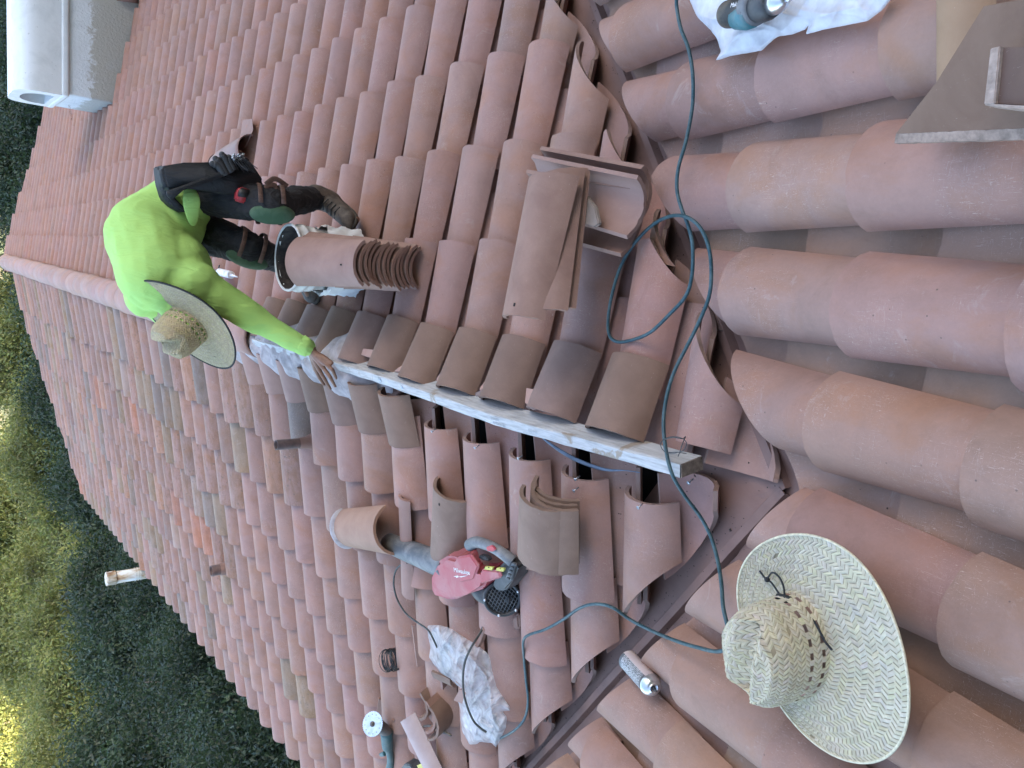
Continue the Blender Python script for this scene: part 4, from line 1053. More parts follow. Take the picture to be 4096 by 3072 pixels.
# ---------------- plastic bags ----------------
def bag_mat(name, alpha, c):
    m = bpy.data.materials.new(name); m.use_nodes = True; t = m.node_tree; b = t.nodes['Principled BSDF']; out = t.nodes['Material Output']
    b.inputs['Base Color'].default_value = (*c, 1); b.inputs['Roughness'].default_value = .28
    tr = t.nodes.new('ShaderNodeBsdfTransparent'); mx = t.nodes.new('ShaderNodeMixShader'); tl = t.nodes.new('ShaderNodeBsdfTranslucent'); mx2 = t.nodes.new('ShaderNodeMixShader'); tl.inputs[0].default_value = (*c, 1)
    mx2.inputs[0].default_value = .25; t.links.new(b.outputs[0], mx2.inputs[1]); t.links.new(tl.outputs[0], mx2.inputs[2])
    no = t.nodes.new('ShaderNodeTexNoise'); no.inputs['Scale'].default_value = 22; no.inputs['Detail'].default_value = 5; co = t.nodes.new('ShaderNodeTexCoord'); t.links.new(co.outputs['Object'], no.inputs[0])
    rp = t.nodes.new('ShaderNodeMapRange'); rp.inputs[1].default_value = .3; rp.inputs[2].default_value = .7; rp.inputs[3].default_value = max(0, alpha - .2); rp.inputs[4].default_value = min(1, alpha + .14); t.links.new(no.outputs['Fac'], rp.inputs[0])
    t.links.new(rp.outputs[0], mx.inputs[0]); t.links.new(tr.outputs[0], mx.inputs[1]); t.links.new(mx2.outputs[0], mx.inputs[2]); t.links.new(mx.outputs[0], out.inputs[0]); return m
M_BAG = bag_mat('thin_translucent_plastic', .50, (.80, .84, .88)); M_BAGW = bag_mat('white_plastic_film', .93, (.80, .83, .88))
def inside(p, poly):
    c = False; x, y = p
    for (x0, y0_), (x1, y1) in zip(poly, poly[1:] + poly[:1]):
        if (y0_ > y) != (y1 > y) and x < (x1 - x0) * (y - y0_) / (y1 - y0_) + x0: c = not c
    return c
def edge_d(p, poly):
    best = 1e9
    for a, b_ in zip(poly, poly[1:] + poly[:1]):
        ax_, ay = a; dx, dy = b_[0] - ax_, b_[1] - ay; t = max(0, min(1, ((p[0] - ax_) * dx + (p[1] - ay) * dy) / (dx * dx + dy * dy + 1e-9)))
        best = min(best, math.hypot(p[0] - ax_ - t * dx, p[1] - ay - t * dy))
    return best
def crumple(name, poly, fn, n, base_h, puff, amp, step, mat, seed, parent=None, wl=(55, 240)):
    rg = random.Random(seed); xs = [p[0] for p in poly]; ys = [p[1] for p in poly]
    dirs = [(rg.uniform(0, math.pi), rg.uniform(*wl), rg.random(), rg.uniform(.3, 1)) for _ in range(7)]
    def H(x, y):
        d = edge_d((x, y), poly); e = min(1, d / 60); w_ = 0
        xx, yy = x + 18 * math.sin(y * .021 + seed), y + 18 * math.sin(x * .017)
        for a, L_, ph, am in dirs:
            t = (xx * math.cos(a) + yy * math.sin(a)) / L_ + ph; w_ += am * ((1 - abs((t % 1) * 2 - 1)) ** 4 * 1.6 + .35 * (abs(((t * .37) % 1) * 2 - 1) - .5))
        return base_h + puff * math.sqrt(e) + amp * w_ * (.35 + .65 * e)
    # rounded outline plus inner points, joined by a constrained triangulation
    n0 = len(poly); ol = []
    for i in range(n0):
        a, b_ = Vector(poly[i]), Vector(poly[(i + 1) % n0]); m_ = max(1, int((b_ - a).length / step))
        for k in range(m_): ol.append(a.lerp(b_, k / m_) + Vector((rg.gauss(0, .6), rg.gauss(0, .6))))
    for _ in range(2): ol = [(ol[i - 1] + ol[i] * 2 + ol[(i + 1) % len(ol)]) / 4 for i in range(len(ol))]
    pts = list(ol); y = min(ys); r_ = 0
    while y < max(ys):
        x = min(xs) + (r_ % 2) * step / 2
        while x < max(xs):
            if inside((x, y), poly) and edge_d((x, y), poly) > step * .6: pts.append(Vector((x, y)))
            x += step
        y += step * .87; r_ += 1
    from mathutils.geometry import delaunay_2d_cdt
    vv, ee, ff, *_ = delaunay_2d_cdt(pts, [(i, (i + 1) % len(ol)) for i in range(len(ol))], [], 1, 1e-4)
    bm = bmesh.new(); bv = [bm.verts.new(fn(v.x, v.y, H(v.x, v.y))) for v in vv]
    for f_ in ff: bm.faces.new([bv[i] for i in f_])
    c = sum((v.co for v in bm.verts), Vector()) / len(bm.verts)
    for v in bm.verts: v.co -= c if parent is None else parent.location
    bmesh.ops.recalc_face_normals(bm, faces=bm.faces[:])
    o = link_bm(name, bm, mat, parent)
    if parent is None: o.location = c
    return o
poly = [(1710, 2502), (1760, 2500), (1800, 2512), (1850, 2545), (1900, 2575), (1950, 2612), (1962, 2640), (1965, 2670), (1985, 2745), (2040, 2830), (2042, 2842), (2010, 2846), (2028, 2868), (2025, 2905), (2005, 2950), (1985, 2990), (1965, 2970), (1940, 2930), (1930, 2960), (1905, 2978), (1875, 2978), (1850, 2930), (1842, 2880), (1840, 2830), (1825, 2790), (1845, 2755), (1800, 2715), (1760, 2690), (1715, 2630), (1722, 2590), (1712, 2545)]
bag = crumple('plastic_bag', poly, LT, nL, .080, .040, .014, 4, M_BAG, 4); tag(bag, 'crumpled translucent plastic bag full of tile offcuts on the left slope', 'bag')
bag.data.materials[0] = M_BAG
bpy.context.view_layer.update()
crumple('inner_layer', [(1725, 2520), (1800, 2530), (1860, 2590), (1880, 2640), (1800, 2660), (1740, 2610)], LT, nL, .075, .03, .016, 5, M_BAG, 11, parent=bag)
crumple('inner_layer', [(1850, 2800), (1990, 2850), (2015, 2900), (1985, 2975), (1900, 2965), (1860, 2900)], LT, nL, .075, .03, .018, 5, M_BAG, 12, parent=bag)
poly = [(2748, -60), (2758, 0), (2790, 70), (2840, 118), (2868, 155), (2884, 205), (2862, 243), (2930, 222), (3048, 203), (3075, 175), (3110, 146), (3170, 138), (3222, 118), (3235, 100), (3222, 138), (3300, 118), (3400, 98), (3470, 85), (3530, 40), (3562, 0), (3590, -60)]
sheet = crumple('plastic_sheet', poly, MT, nM, .105, .020, .0065, 5, M_BAGW, 21, wl=(110, 420)); tag(sheet, 'white plastic bag spread over the tiles under the drill', 'bag')
# ---------------- drill at the top edge ----------------
OD = MT(3000, 20, .0)
dr_ = tag(empty('cordless_drill', OD), 'worn teal and black cordless drill lying on the white plastic bag', 'drill')
M_DT = dusty('worn_teal_plastic', (.04, .17, .20), .5, (.35, .33, .30), .6); M_DB = dusty('worn_black_rubber', (.03, .03, .03), .6, (.28, .22, .16), .7)
def D_(px, py, h): return MT(px, py, h) - OD
bm = bmesh.new(); capsule(bm, D_(2925, 55, .19), D_(2985, 40, .19), .033, .034); ellip(bm, D_(2915, 58, .19), (.028, .032, .032)); blob('motor_housing', bm, M_DB, dr_, .0045, 3)
bm = bmesh.new(); tube(bm, [D_(2950, 72, .195), D_(2985, 66, .197), D_(3010, 60, .197)], [.026, .030, .028], 20); capsule(bm, D_(2960, 85, .185), D_(2985, 78, .19), .014, .014, 10); link_bm('teal_shell', bm, M_DT, dr_)
bm = bmesh.new(); tube(bm, [D_(2992, 42, .192), D_(3002, 38, .192), D_(3022, 33, .192), D_(3030, 31, .192)], [.034, .038, .038, .035], 28); link_bm('gear_collar', bm, M_GREYP, dr_)
bm = bmesh.new(); tube(bm, [D_(3030, 31, .192), D_(3050, 26, .192), D_(3075, 20, .192), D_(3090, 16, .192)], [.031, .034, .032, .028], 28); link_bm('torque_ring', bm, M_BLK, dr_)
bm = bmesh.new(); tube(bm, [D_(3090, 16, .192), D_(3112, 10, .192), D_(3128, 5, .192), D_(3145, 0, .192)], [.024, .024, .018, .010], 24); cyl(bm, D_(3145, 0, .192), D_(3160, -5, .192), .006, None, 12); link_bm('chuck', bm, M_STEEL, dr_)
bm = bmesh.new(); capsule(bm, D_(2960, 30, .17), D_(2925, -120, .15), .022, .024); link_bm('grip', bm, M_DB, dr_)
bpy.context.view_layer.update()
on_plane_text('drill_lettering', 'Makita', .014, (2925, 22), (2958, 14), .2245, M_WHITE, dr_, MT, nM, .2)
# ---------------- spray can ----------------
c0, c1 = MT(2512, 2640, .045), MT(2622, 2760, .070); axc = (c1 - c0).normalized(); OCn = c0
can = empty('spray_can'); can.matrix_world = frame(c0, nM, axc); tag(can, 'grey aerosol can lying in the left valley with fine white print', 'can')
bpy.context.view_layer.update()
bc = NB('can_label', .45); gen = bc.co.outputs['Object']; sep = bc.n('ShaderNodeSeparateXYZ'); bc.l(gen, sep.inputs[0])
ang = bc.math('ARCTAN2', sep.outputs[1], sep.outputs[0]); cmb = bc.n('ShaderNodeCombineXYZ'); bc.l(bc.math('MULTIPLY', ang, .033), cmb.inputs[0]); bc.l(sep.outputs[2], cmb.inputs[1])
lines = bc.math('PINGPONG', bc.math('MULTIPLY', ang, 9.0), .5)
nz = bc.noise(420, 2, .6, bc.scale((1, 1, .5)), 0); ink = bc.math('MULTIPLY', bc.math('GREATER_THAN', lines, .24), bc.ramp(nz, [(.44, BW(0)), (.50, BW(1))]))
rim_lo = bc.math('GREATER_THAN', sep.outputs[2], .014); rim_hi = bc.math('LESS_THAN', sep.outputs[2], .150)
ink = bc.math('MULTIPLY', ink, bc.math('MULTIPLY', rim_lo, rim_hi)); side = bc.math('GREATER_THAN', sep.outputs[1], -.026)
cc = bc.mix((.10, .105, .11), (.62, .62, .62), ink); cc = bc.mix((.58, .48, .46), cc, side); M_CAN = bc.out(cc)
bm = bmesh.new(); lathe(bm, [(.001, 0), (.029, .0), (.0325, .003), (.0325, .006), (.0315, .008), (.0315, .160), (.0325, .162), (.0325, .166), (.029, .170)], 36); cn = link_bm('can_body', bm, M_CAN, can); sharp(cn, 30)
bm = bmesh.new(); lathe(bm, [(.0325, .161), (.0335, .165), (.031, .169), (.029, .178), (.019, .186), (.014, .187), (.0135, .190), (.011, .190), (.010, .184), (.001, .184)], 36); dm = link_bm('can_dome', bm, M_STEEL, can)
bm = bmesh.new(); cyl(bm, (0, 0, .183), (0, 0, .190), .006, .005, 14); cyl(bm, (0, 0, .190), (0, 0, .204), .0035, .0028, 12); link_bm('valve_stem', bm, M_BLK, dm)
# ---------------- coil of wire ----------------
M_WIRE = plain('dark_galvanised_wire', (.055, .065, .07), .45, .6, .4, 90)
cp = LT(1565, 2640, .10); coil = tag(empty('wire_coil', cp), 'small tight coil of dark tie wire on the left slope', 'wire')
bm = bmesh.new(); Mq = Matrix.Rotation(R(25), 4, 'Z') @ Matrix.Rotation(R(62), 4, 'Y'); rn = random.Random(3)
for k in range(26):
    r_ = .046 + rn.uniform(-.006, .006); z = rn.uniform(-.028, .028); tx, ty = rn.gauss(0, .10), rn.gauss(0, .10)
    tube(bm, [Mq @ Vector((r_ * math.cos(a) * .82, r_ * math.sin(a) * 1.1, z + tx * r_ * math.cos(a) + ty * r_ * math.sin(a))) for a in [2 * math.pi * j / 30 for j in range(31)]], .0014, 5, cap=False)
link_bm('wound_strands', bm, M_WIRE, coil)
# ---------------- cords ----------------
M_TCORD = dusty('teal_rubber_cord', (.012, .052, .066), .5, (.12, .19, .20), .5, 30); M_GCORD = plain('dusty_black_cord', (.045, .048, .045), .6, sc=40, var=.5); M_GREYC = plain('dirty_grey_cord', (.12, .11, .095), .7, sc=40, var=.4)
def cord(name, pts, r, mat, label, drop=True):
    P_ = [SF(x, y, h) for x, y, h in pts]; c = P_[0].copy(); bm = bmesh.new(); tube(bm, [p - c for p in catmull(P_, 8)], r, 10); o = link_bm(name, bm, mat); o.location = c; return tag(o, label, 'cord')
HH = .112
cord('power_cord', [(2708, -40, .13), (2706, 20, .12), (2722, 110, .115), (2752, 190, .112), (2770, 290, .11), (2770, 420, .10), (2745, 560, .115), (2714, 670, .13), (2708, 760, .13), (2728, 840, .13), (2752, 900, .12), (2770, 980, .11), (2768, 1100, .10), (2742, 1185, .10),
    (2680, 1255, .10), (2600, 1330, .09), (2520, 1362, .07), (2465, 1366, .07), (2436, 1335, .07), (2434, 1260, .08), (2455, 1150, .09), (2490, 1050, .10), (2545, 965, .11), (2610, 900, .12), (2680, 865, .13), (2745, 868, .14), (2800, 910, .12), (2835, 990, .10), (2845, 1090, .09), (2835, 1190, .09),
    (2790, 1300, .10), (2745, 1390, .11), (2700, 1480, .115), (2668, 1580, .12), (2654, 1690, .125), (2664, 1800, .13), (2690, 1900, .13), (2740, 1985, .09), (2800, 2065, .05), (2840, 2140, .04), (2868, 2230, .06), (2885, 2330, .09), (2893, 2430, .115), (2915, 2530, .12), (2912, 2585, .125), (2870, 2606, .13), (2790, 2590, .12), (2700, 2562, .11),
    (2600, 2520, .05), (2520, 2478, .06), (2450, 2430, .10), (2385, 2416, .10), (2320, 2432, .10), (2250, 2480, .09), (2180, 2518, .10), (2115, 2540, .115), (2094, 2565, .11), (2096, 2630, .095), (2104, 2720, .085), (2112, 2800, .085), (2100, 2870, .09), (2060, 2920, .105), (2000, 2953, .09), (1975, 2958, .08)],
    .0052, M_TCORD, 'long dirty teal power cord looping over the valley to the plastic bag')
cord('cable', [(1630, 2252, .105), (1600, 2262, .10), (1580, 2290, .10), (1575, 2340, .10), (1590, 2400, .09), (1625, 2455, .10), (1670, 2490, .105), (1710, 2518, .12), (1730, 2550, .13), (1748, 2590, .12)], .0042, M_GCORD, 'thin black cable curving from the blower nozzle to the plastic bag')
cord('cable', [(1938, 2490, .08), (1922, 2530, .11), (1890, 2580, .16), (1862, 2640, .185), (1852, 2700, .19), (1855, 2770, .19), (1870, 2830, .19), (1895, 2885, .18), (1925, 2915, .165), (1945, 2928, .15)], .0046, M_GCORD, 'thicker black cable arching over the plastic bag')
cord('cable', [(1738, 3090, .10), (1724, 3060, .13), (1700, 3010, .135), (1682, 2965, .13), (1676, 2935, .12), (1690, 2908, .11), (1725, 2904, .10), (1760, 2915, .10), (1800, 2940, .09), (1795, 2935, .075), (1765, 2925, .07), (1750, 2890, .06), (1742, 2850, .06), (1748, 2820, .05)], .0055, M_GREYC, 'dirty grey cord bent across the lavender tile')
# blue grey plastic strip hanging from the board
P_ = [ZT(2160, 1745, .03), ZT(2200, 1775, .02), ZT(2260, 1815, .0), ZT(2330, 1850, -.01), ZT(2420, 1878, -.01), ZT(2500, 1882, 0), ZT(2560, 1890, .0)]
bm = bmesh.new(); tube(bm, [p - P_[0] for p in catmull(P_, 6)], [.0015 + .006 * math.sin(math.pi * min(1, k / 30)) for k in range(37)], 6, flat=.25)
o = link_bm('plastic_strip', bm, plain('blue_grey_strip', (.12, .16, .22), .5)); o.location = P_[0]; tag(o, 'narrow blue grey plastic strip hanging below the ridge board', 'strip')
# tie wire twisted at the board end
Q = [(2650, 1760, .15), (2680, 1748, .16), (2720, 1750, .165), (2745, 1770, .16), (2735, 1800, .14), (2700, 1812, .13), (2665, 1810, .13), (2645, 1790, .14), (2648, 1765, .15), (2690, 1750, .17), (2728, 1755, .165), (2742, 1746, .12)]
bm = bmesh.new(); P_ = [ZT(*q) for q in Q]; tube(bm, [p - P_[0] for p in catmull(P_, 6)], .0011, 5)
tube(bm, [p - P_[0] for p in catmull([ZT(2742, 1748, .12), ZT(2730, 1775, .14), ZT(2722, 1800, .13), ZT(2712, 1826, .125)], 6)], .0013, 5); tube(bm, [p - P_[0] for p in (ZT(2672, 1810, .13), ZT(2710, 1808, .13), ZT(2746, 1815, .128))], .001, 5)
o = link_bm('tie_wire', bm, M_WIRE); o.location = P_[0]; tag(o, 'loop of thin tie wire twisted at the near end of the board', 'wire')
# nails in the left covers
for k, (x, y) in enumerate([(2702, 1925 - 210), (2560, 2024), (2309, 1912), (2080, 1829), (1907, 1787), (1734, 1722), (2762, 1925), (2303, 1958)]):
    if k in (0,): continue
    p = LT(x, y, .088 if k != 6 else .02); bm = bmesh.new(); d_ = (nL + Vector((0, .25, 0))).normalized(); cyl(bm, -d_ * .012, d_ * .008, .002, None, 8); cyl(bm, d_ * .008, d_ * .0105, .0055, None, 14)
    o = link_bm('nail', bm, M_ZINC); o.location = p; tag(o, ['', 'bright nail standing in the tile nearest the board end', 'nail in the tile beside the nested brown stack', 'nail at the head of the tile above the nested stack', 'nail at the head of the third new tile', 'nail at the head of the second new tile', 'nail in the rounded pan at the board end', 'lone pale nail head below the nail beside the nested stack'][k], 'nail', 'nails in the left slope tiles')
# ---------------- offcuts in and beside the bag ----------------
G4 = 'brown offcuts beside the plastic bag'
up_ = (nL + Vector((-.28, -.05, 0))).normalized()
for (x, y, h, a, ln_, mt, lb) in ((1800, 2850, .03, .105, .12, M_CLAYB, 'curved brown offcut standing on its cut end, outermost beside the bag'), (1778, 2835, .05, .098, .10, M_CLAYR, 'curved brown offcut standing inside the outermost one'), (1745, 2800, .045, .085, .085, M_CLAYB, 'innermost curved brown offcut, furthest from the bag')):
    zc_ = Vector((-1, .16, 0)); loose_tile('tile_offcut', Matrix.Identity(4), ln_, a, a * .97, mt, lb, G4, k=R(64), rough=.002)
    z_ = (zc_ - up_ * zc_.dot(up_)).normalized(); y_ = z_.cross(up_); Mo = Matrix((up_, y_, z_)).transposed().to_4x4(); Mo.translation = LT(x, y, h) - z_ * .03; col.objects[-1].matrix_world = Mo
two_pt_tile('tile_offcut', LT(1735, 2700, .11), LT(1790, 2760, .11), (nL + Vector((-.3, .6, 0))).normalized(), .035, .04, M_CLAYB, 'narrow dark offcut wedged above the curved offcuts', G4, k=R(30))
two_pt_tile('tile_offcut', LT(1745, 2615, .10), LT(1835, 2755, .10), (nL + Vector((-.5, .3, 0))).normalized(), .022, .03, M_CLAYR, 'long pointed offcut poking out through the bag', G4, k=R(25))
slab('tile_offcut', [(1825, 2795), (1850, 2750), (1880, 2768), (1868, 2812)], .10, .116, M_CLAY, bev=.0015); tag(bpy.context.scene.objects[-1] if False else col.objects[-1], 'flat pink offcut lying at the bag mouth', 'tile', G4)
slab('tile_offcut', [(1910, 2585), (1930, 2545), (1945, 2500), (1955, 2512), (1938, 2560), (1920, 2592)], .08, .10, M_CLAYR, bev=.0015); tag(col.objects[-1], 'thin broken strip beside the black cable end', 'tile', G4)
two_pt_tile('cut_tile', LT(1700, 2545, .075), LT(1735, 2700, .05), nL, .118, .112, M_CLAY, 'large upturned tile gaping to the left of the bag', None, flip=True, k=R(76))
slab('sealant_tube', [(1, 1)] * 0 or [(2075, 2455), (2098, 2440), (2104, 2500), (2078, 2510)], .0, .035, M_CLAYR, bev=.008); tag(col.objects[-1], 'curled brown metal scrap in the channel below the blower', 'scrap')
# caulk tube near the person
q0, q1, q2 = RT(878, 1088, .11), RT(925, 1100, .11), RT(950, 1108, .10)
bm = bmesh.new(); cyl(bm, Vector(), q1 - q0, .024, None, 20); bmesh.ops.bevel(bm, geom=bm.edges[:], offset=.001, segments=1, affect='EDGES'); o = link_bm('caulk_tube', bm, M_WHITE); sharp(o, 30); o.location = q0
tag(o, 'white sealant cartridge lying under the raised arm', 'tube')
bm = bmesh.new(); cyl(bm, q1 - q0, q2 - q0, .010, .004, 14); link_bm('nozzle', bm, M_WHITE, o)
bm = bmesh.new(); tube(bm, [RT(868, 1100, .09) - o.location, RT(875, 1070, .12) - o.location, RT(878, 1060, .12) - o.location], .004, 6); tube(bm, [RT(845, 1078, .11) - o.location, RT(875, 1082, .12) - o.location], .003, 6); link_bm('gun_frame', bm, M_WIRE, o)

# thick offcut on the big diagonal tile close to the lens
o = slab('cut_tile', [(4052, 205), (4420, 190), (4420, 455), (4028, 428)], .262, .290, clay('dark_inner_clay', (.10, .058, .042), (.14, .085, .062)), MT, nM, bev=.001); tag(o, 'small thick tile offcut with a pale sawn rim, resting on the diagonal tile', 'tile', 'tiles stacked close to the lens')
bpy.context.view_layer.update()
M_SAWN = plain('pale_sawn_clay', (.34, .26, .215), .9, sc=70, var=.3, bump=1)
slab('sawn_rim', [(4016, 208), (4056, 200), (4034, 430), (3990, 432)], .268, .298, M_SAWN, MT, nM, parent=o, bev=.0015, org=o.location)
slab('sawn_rim', [(3990, 433), (4030, 429), (4420, 452), (4420, 470), (4090, 446)], .266, .296, M_SAWN, MT, nM, parent=o, bev=.001, org=o.location)
# ---------------- vents ----------------
def vheight(base, py_target_x, py_target_y):
    best = (1e9, .2)
    for k in range(5, 120):
        h = k * .01; v = RM @ (np.array(base) + np.array([0, 0, h]) - CAM); x, y = 2048 + FPX * v[0] / v[2], 1536 + FPX * v[1] / v[2]
        e = abs(x - py_target_x)
        if e < best[0]: best = (e, h)
    return best[1]
M_RUST = plain('brown_painted_pipe', (.10, .052, .04), .6, sc=20, var=.4, bump=.8, bsc=60)
bw = NB('rust_streaked_white_pipe', .5); nn = bw.noise(7, 5, .6, bw.scale((2, 2, .6)), .6); M_WPIPE = bw.out(bw.ramp(nn, [(.42, (.62, .66, .66)), (.56, (.45, .36, .24)), (.64, (.22, .11, .05)), (.7, (.55, .55, .52))]))
def vent(basepx, tippx, r, fn, label, mat, cap=False, parent_plate=True, n=nL, h0=.02, lean=(0, 0, 0)):
    b = fn(*basepx, h0); h = vheight(b, *tippx); L_ = Vector(lean)
    root = tag(empty('vent_pipe', b), label, 'pipe', 'pipes through the tiles')
    bm = bmesh.new(); lathe(bm, [(r, -.12), (r, h), (r * .84, h), (r * .84, h - .08)], 24)
    for v in bm.verts: v.co += L_ * max(0, v.co.z)
    link_bm('pipe', bm, mat, root); 
    bm = bmesh.new(); lathe(bm, [(r * .83, h - .02), (r * .83, h - .06), (.001, h - .061)], 20)
    for v in bm.verts: v.co += L_ * max(0, v.co.z)
    link_bm('dark_bore', bm, M_DARK, root)
    if cap:
        bm = bmesh.new(); lathe(bm, [(r * 1.05, h - .10), (r * 1.22, h - .09), (r * 1.22, h), (r * 1.1, h + .01), (.001, h + .01)], 8); cpo = link_bm('cowl', bm, mat, root, smooth=False)
        bm = bmesh.new()
        for z in (.10, .13, .16): tube(bm, [(r * 1.06 * math.cos(a), r * 1.06 * math.sin(a), z) for a in [2 * math.pi * k / 20 for k in range(21)]], .004, 6, cap=False)
        link_bm('joint_bands', bm, mat, root)
    else:
        bm = bmesh.new(); lathe(bm, [(r * 3.2, -.035), (r * 2.2, -.01), (r * 1.25, .05), (r * 1.12, .09), (r * 1.05, .095)], 24)
        for v in bm.verts: v.co += Vector((0, 0, -S * v.co.y * (1 if n is nL else -1) * min(1, max(0, 1 - v.co.z * 10)))) + L_ * max(0, v.co.z)
        link_bm('flashing_boot', bm, M_FLASH, root)
    return root
vent((1262, 1768), (1106, 1790), .027, LT, 'thin brown vent pipe standing in the new left slope tiles', M_RUST)
vent((925, 2270), (845, 2258), .043, LT, 'short dented brown vent pipe among the old left slope tiles', M_RUST)
vent((595, 2288), (428, 2282), .074, LT, 'rust streaked white flue pipe with square cap at the left eave', M_WPIPE, cap=True, h0=.0)
# sheet-metal dryer cowl behind the person
b = RT(990, 575, .05); cw = tag(empty('roof_vent', b), 'rounded pinkish sheet-metal vent cowl behind the tool pouch', 'vent')
M_PM = plain('pink_painted_sheet', (.255, .155, .13), .5, sc=8, var=.12)
ax0, ax1 = RT(975, 585, .12) - b, RT(845, 650, .12) - b
bm = bmesh.new(); e = (ax1 - ax0).normalized(); sd_ = e.cross(nR).normalized(); rings = []
for t in range(12):
    f_ = t / 11; r_ = .10 * (1 - .25 * f_ ** 3); p = ax0.lerp(ax1, f_) if False else ax0 + (ax1 - ax0) * f_
    rings.append([bm.verts.new(p + (sd_ * math.cos(a) + nR * math.sin(a) * .9) * r_ - nR * .05) for a in [math.pi * k / 16 for k in range(17)]])
for a_, b_ in zip(rings, rings[1:]):
    for k in range(16): bm.faces.new((a_[k], a_[k + 1], b_[k + 1], b_[k]))
bm.faces.new(rings[-1]); bmesh.ops.recalc_face_normals(bm, faces=bm.faces[:]); o = link_bm('cowl', bm, M_PM, cw); m = o.modifiers.new('t', 'SOLIDIFY'); m.thickness = .004
bm = bmesh.new()
tube(bm, [ax1 + e * .002 + (sd_ * math.cos(a) + nR * math.sin(a) * .9) * .077 - nR * .05 for a in [math.pi * k / 30 for k in range(31)]], .004, 6); link_bm('crimped_rim', bm, M_RUST, cw)
o = slab('flashing_plate', [(950, 585), (965, 530), (972, 480), (1010, 476), (1014, 520), (985, 585), (960, 605)], .085, .088, M_CLAY, RT, nR, parent=cw, bev=0, org=b)
for v in o.data.vertices:
    pass
# ---------------- chimney ----------------
bs = NB('white_stucco', .9); n1 = bs.noise(34, 6, .6); n2 = bs.noise(3.2, 6, .7, None, .4); sp_ = bs.n('ShaderNodeSeparateXYZ'); bs.l(bs.co.outputs['Object'], sp_.inputs[0])
low = bs.math('ADD', bs.math('MULTIPLY', sp_.outputs[2], -2.6), bs.math('MULTIPLY', bs.noise(9, 6, .75, None, 1.0), 1.1))
c = bs.mix((.66, .68, .68), (.40, .37, .30), bs.ramp(low, [(.50, BW(0)), (.60, BW(.85))])); c = bs.mix(c, (.50, .51, .50), bs.ramp(n2, [(.5, BW(0)), (.7, BW(.5))]))
M_STUC = bs.out(c, bs.bump(n1, .012, .9))
bs = NB('smooth_white_coating', .6); n2 = bs.noise(4, 6, .7, None, .4); n3 = bs.noise(22, 5, .7); c = bs.mix((.72, .745, .75), (.50, .53, .53), bs.ramp(n2, [(.45, BW(0)), (.75, BW(.6))])); c = bs.mix(c, (.22, .23, .22), bs.ramp(n3, [(.66, BW(0)), (.70, BW(.7))]))
M_COAT = bs.out(c, bs.bump(n2, .01, .3))
CX0, CX1, CY0, CY1 = 9.38, 10.38, -2.135, -4.6
chm = empty('chimney', (CX0, CY0, -.25)); under_c = chm
chm.parent = house; chm.matrix_parent_inverse = Matrix.Translation((-6, 0, 3.6))
O_ = Vector((CX0, CY0, -.25))
bm = bmesh.new(); box(bm, Vector(((CX0 + CX1) / 2, (CY0 + CY1) / 2, -.66)) - O_, CX1 - CX0, CY0 - CY1, 1.28, bev=.02); link_bm('stucco_shaft', bm, M_STUC, chm)
bm = bmesh.new(); box(bm, Vector(((CX0 + CX1) / 2, (CY0 + CY1) / 2, .015)) - O_, CX1 - CX0 + .06, CY0 - CY1 + .05, .075, bev=.02); link_bm('cap_band', bm, M_COAT, chm)
bm = bmesh.new(); mx_, w_ = (CX0 + CX1) / 2, (CX1 - CX0) / 2 + .02
def arch(wd, z0, ht, n_=22, e_=2.6):
    P = [(-wd, z0)]
    for k in range(n_ + 1):
        a = math.pi - math.pi * k / n_; ca, sa_ = math.cos(a), math.sin(a); P.append((wd * abs(ca) ** (2 / e_) * (1 if ca > 0 else -1), z0 + .05 + (ht - .05) * abs(sa_) ** (2 / e_)))
    P.append((wd, z0)); return P
outer = arch(w_, .05, .44, e_=4.2); inner = arch(w_ * .68, .10, .29, e_=2.4)
L_ = len(outer); ro = {}
for key, prof, y in (('of', outer, CY0 + .02), ('ob', outer, CY1), ('if', inner, CY0 + .02), ('ib', inner, CY1 + .3)): ro[key] = [bm.verts.new(Vector((mx_ + x, y, z)) - O_) for x, z in prof]
for k in range(L_ - 1):
    bm.faces.new((ro['of'][k], ro['of'][k + 1], ro['ob'][k + 1], ro['ob'][k])); bm.faces.new((ro['if'][k + 1], ro['if'][k], ro['ib'][k], ro['ib'][k + 1])); bm.faces.new((ro['of'][k], ro['if'][k], ro['if'][k + 1], ro['of'][k + 1]))
bm.faces.new((ro['of'][L_ - 1], ro['if'][L_ - 1], ro['if'][0], ro['of'][0])); bm.faces.new((ro['if'][L_ - 1], ro['ib'][L_ - 1], ro['ib'][0], ro['if'][0])); bm.faces.new(ro['ib']); bm.faces.new(ro['ob'])
bmesh.ops.recalc_face_normals(bm, faces=bm.faces[:]); o = link_bm('arched_cap', bm, M_COAT, chm); sharp(o, 40)
bm = bmesh.new(); box(bm, Vector((CX1 - .05, CY0 + .08, -.56)) - O_, .25, .14, .06, Matrix.Identity(4), .01); link_bm('foot_flashing', bm, M_FLASH, chm)
# bare ridge cap run beyond the chimney
bm = bmesh.new()
for k in range(4):
    p = RT(505 + 40 * k, 18 - 22 * k * .2, .16) + Vector((0, -.02 - .35 * k, 0)); q = p + Vector((-.05, -.4, .05)); tube(bm, [p, q], [.135, .115], 20)
o = under(link_bm('ridge_cap_row', bm, M_CLAYR))
# house walls under the eaves, so that the roof stands on something
M_WALL = plain('cream_stucco_wall', (.55, .50, .42), .9, sc=6, var=.08, bump=.5, bsc=40)
bm = bmesh.new(); box(bm, (7.0, -.5, -3.2), 12.6, 7.4, 4.2 - .0); 
for v in bm.verts:
    if v.co.z > -2: v.co.z = -1.22
under(link_bm('wall', bm, M_WALL, smooth=False))
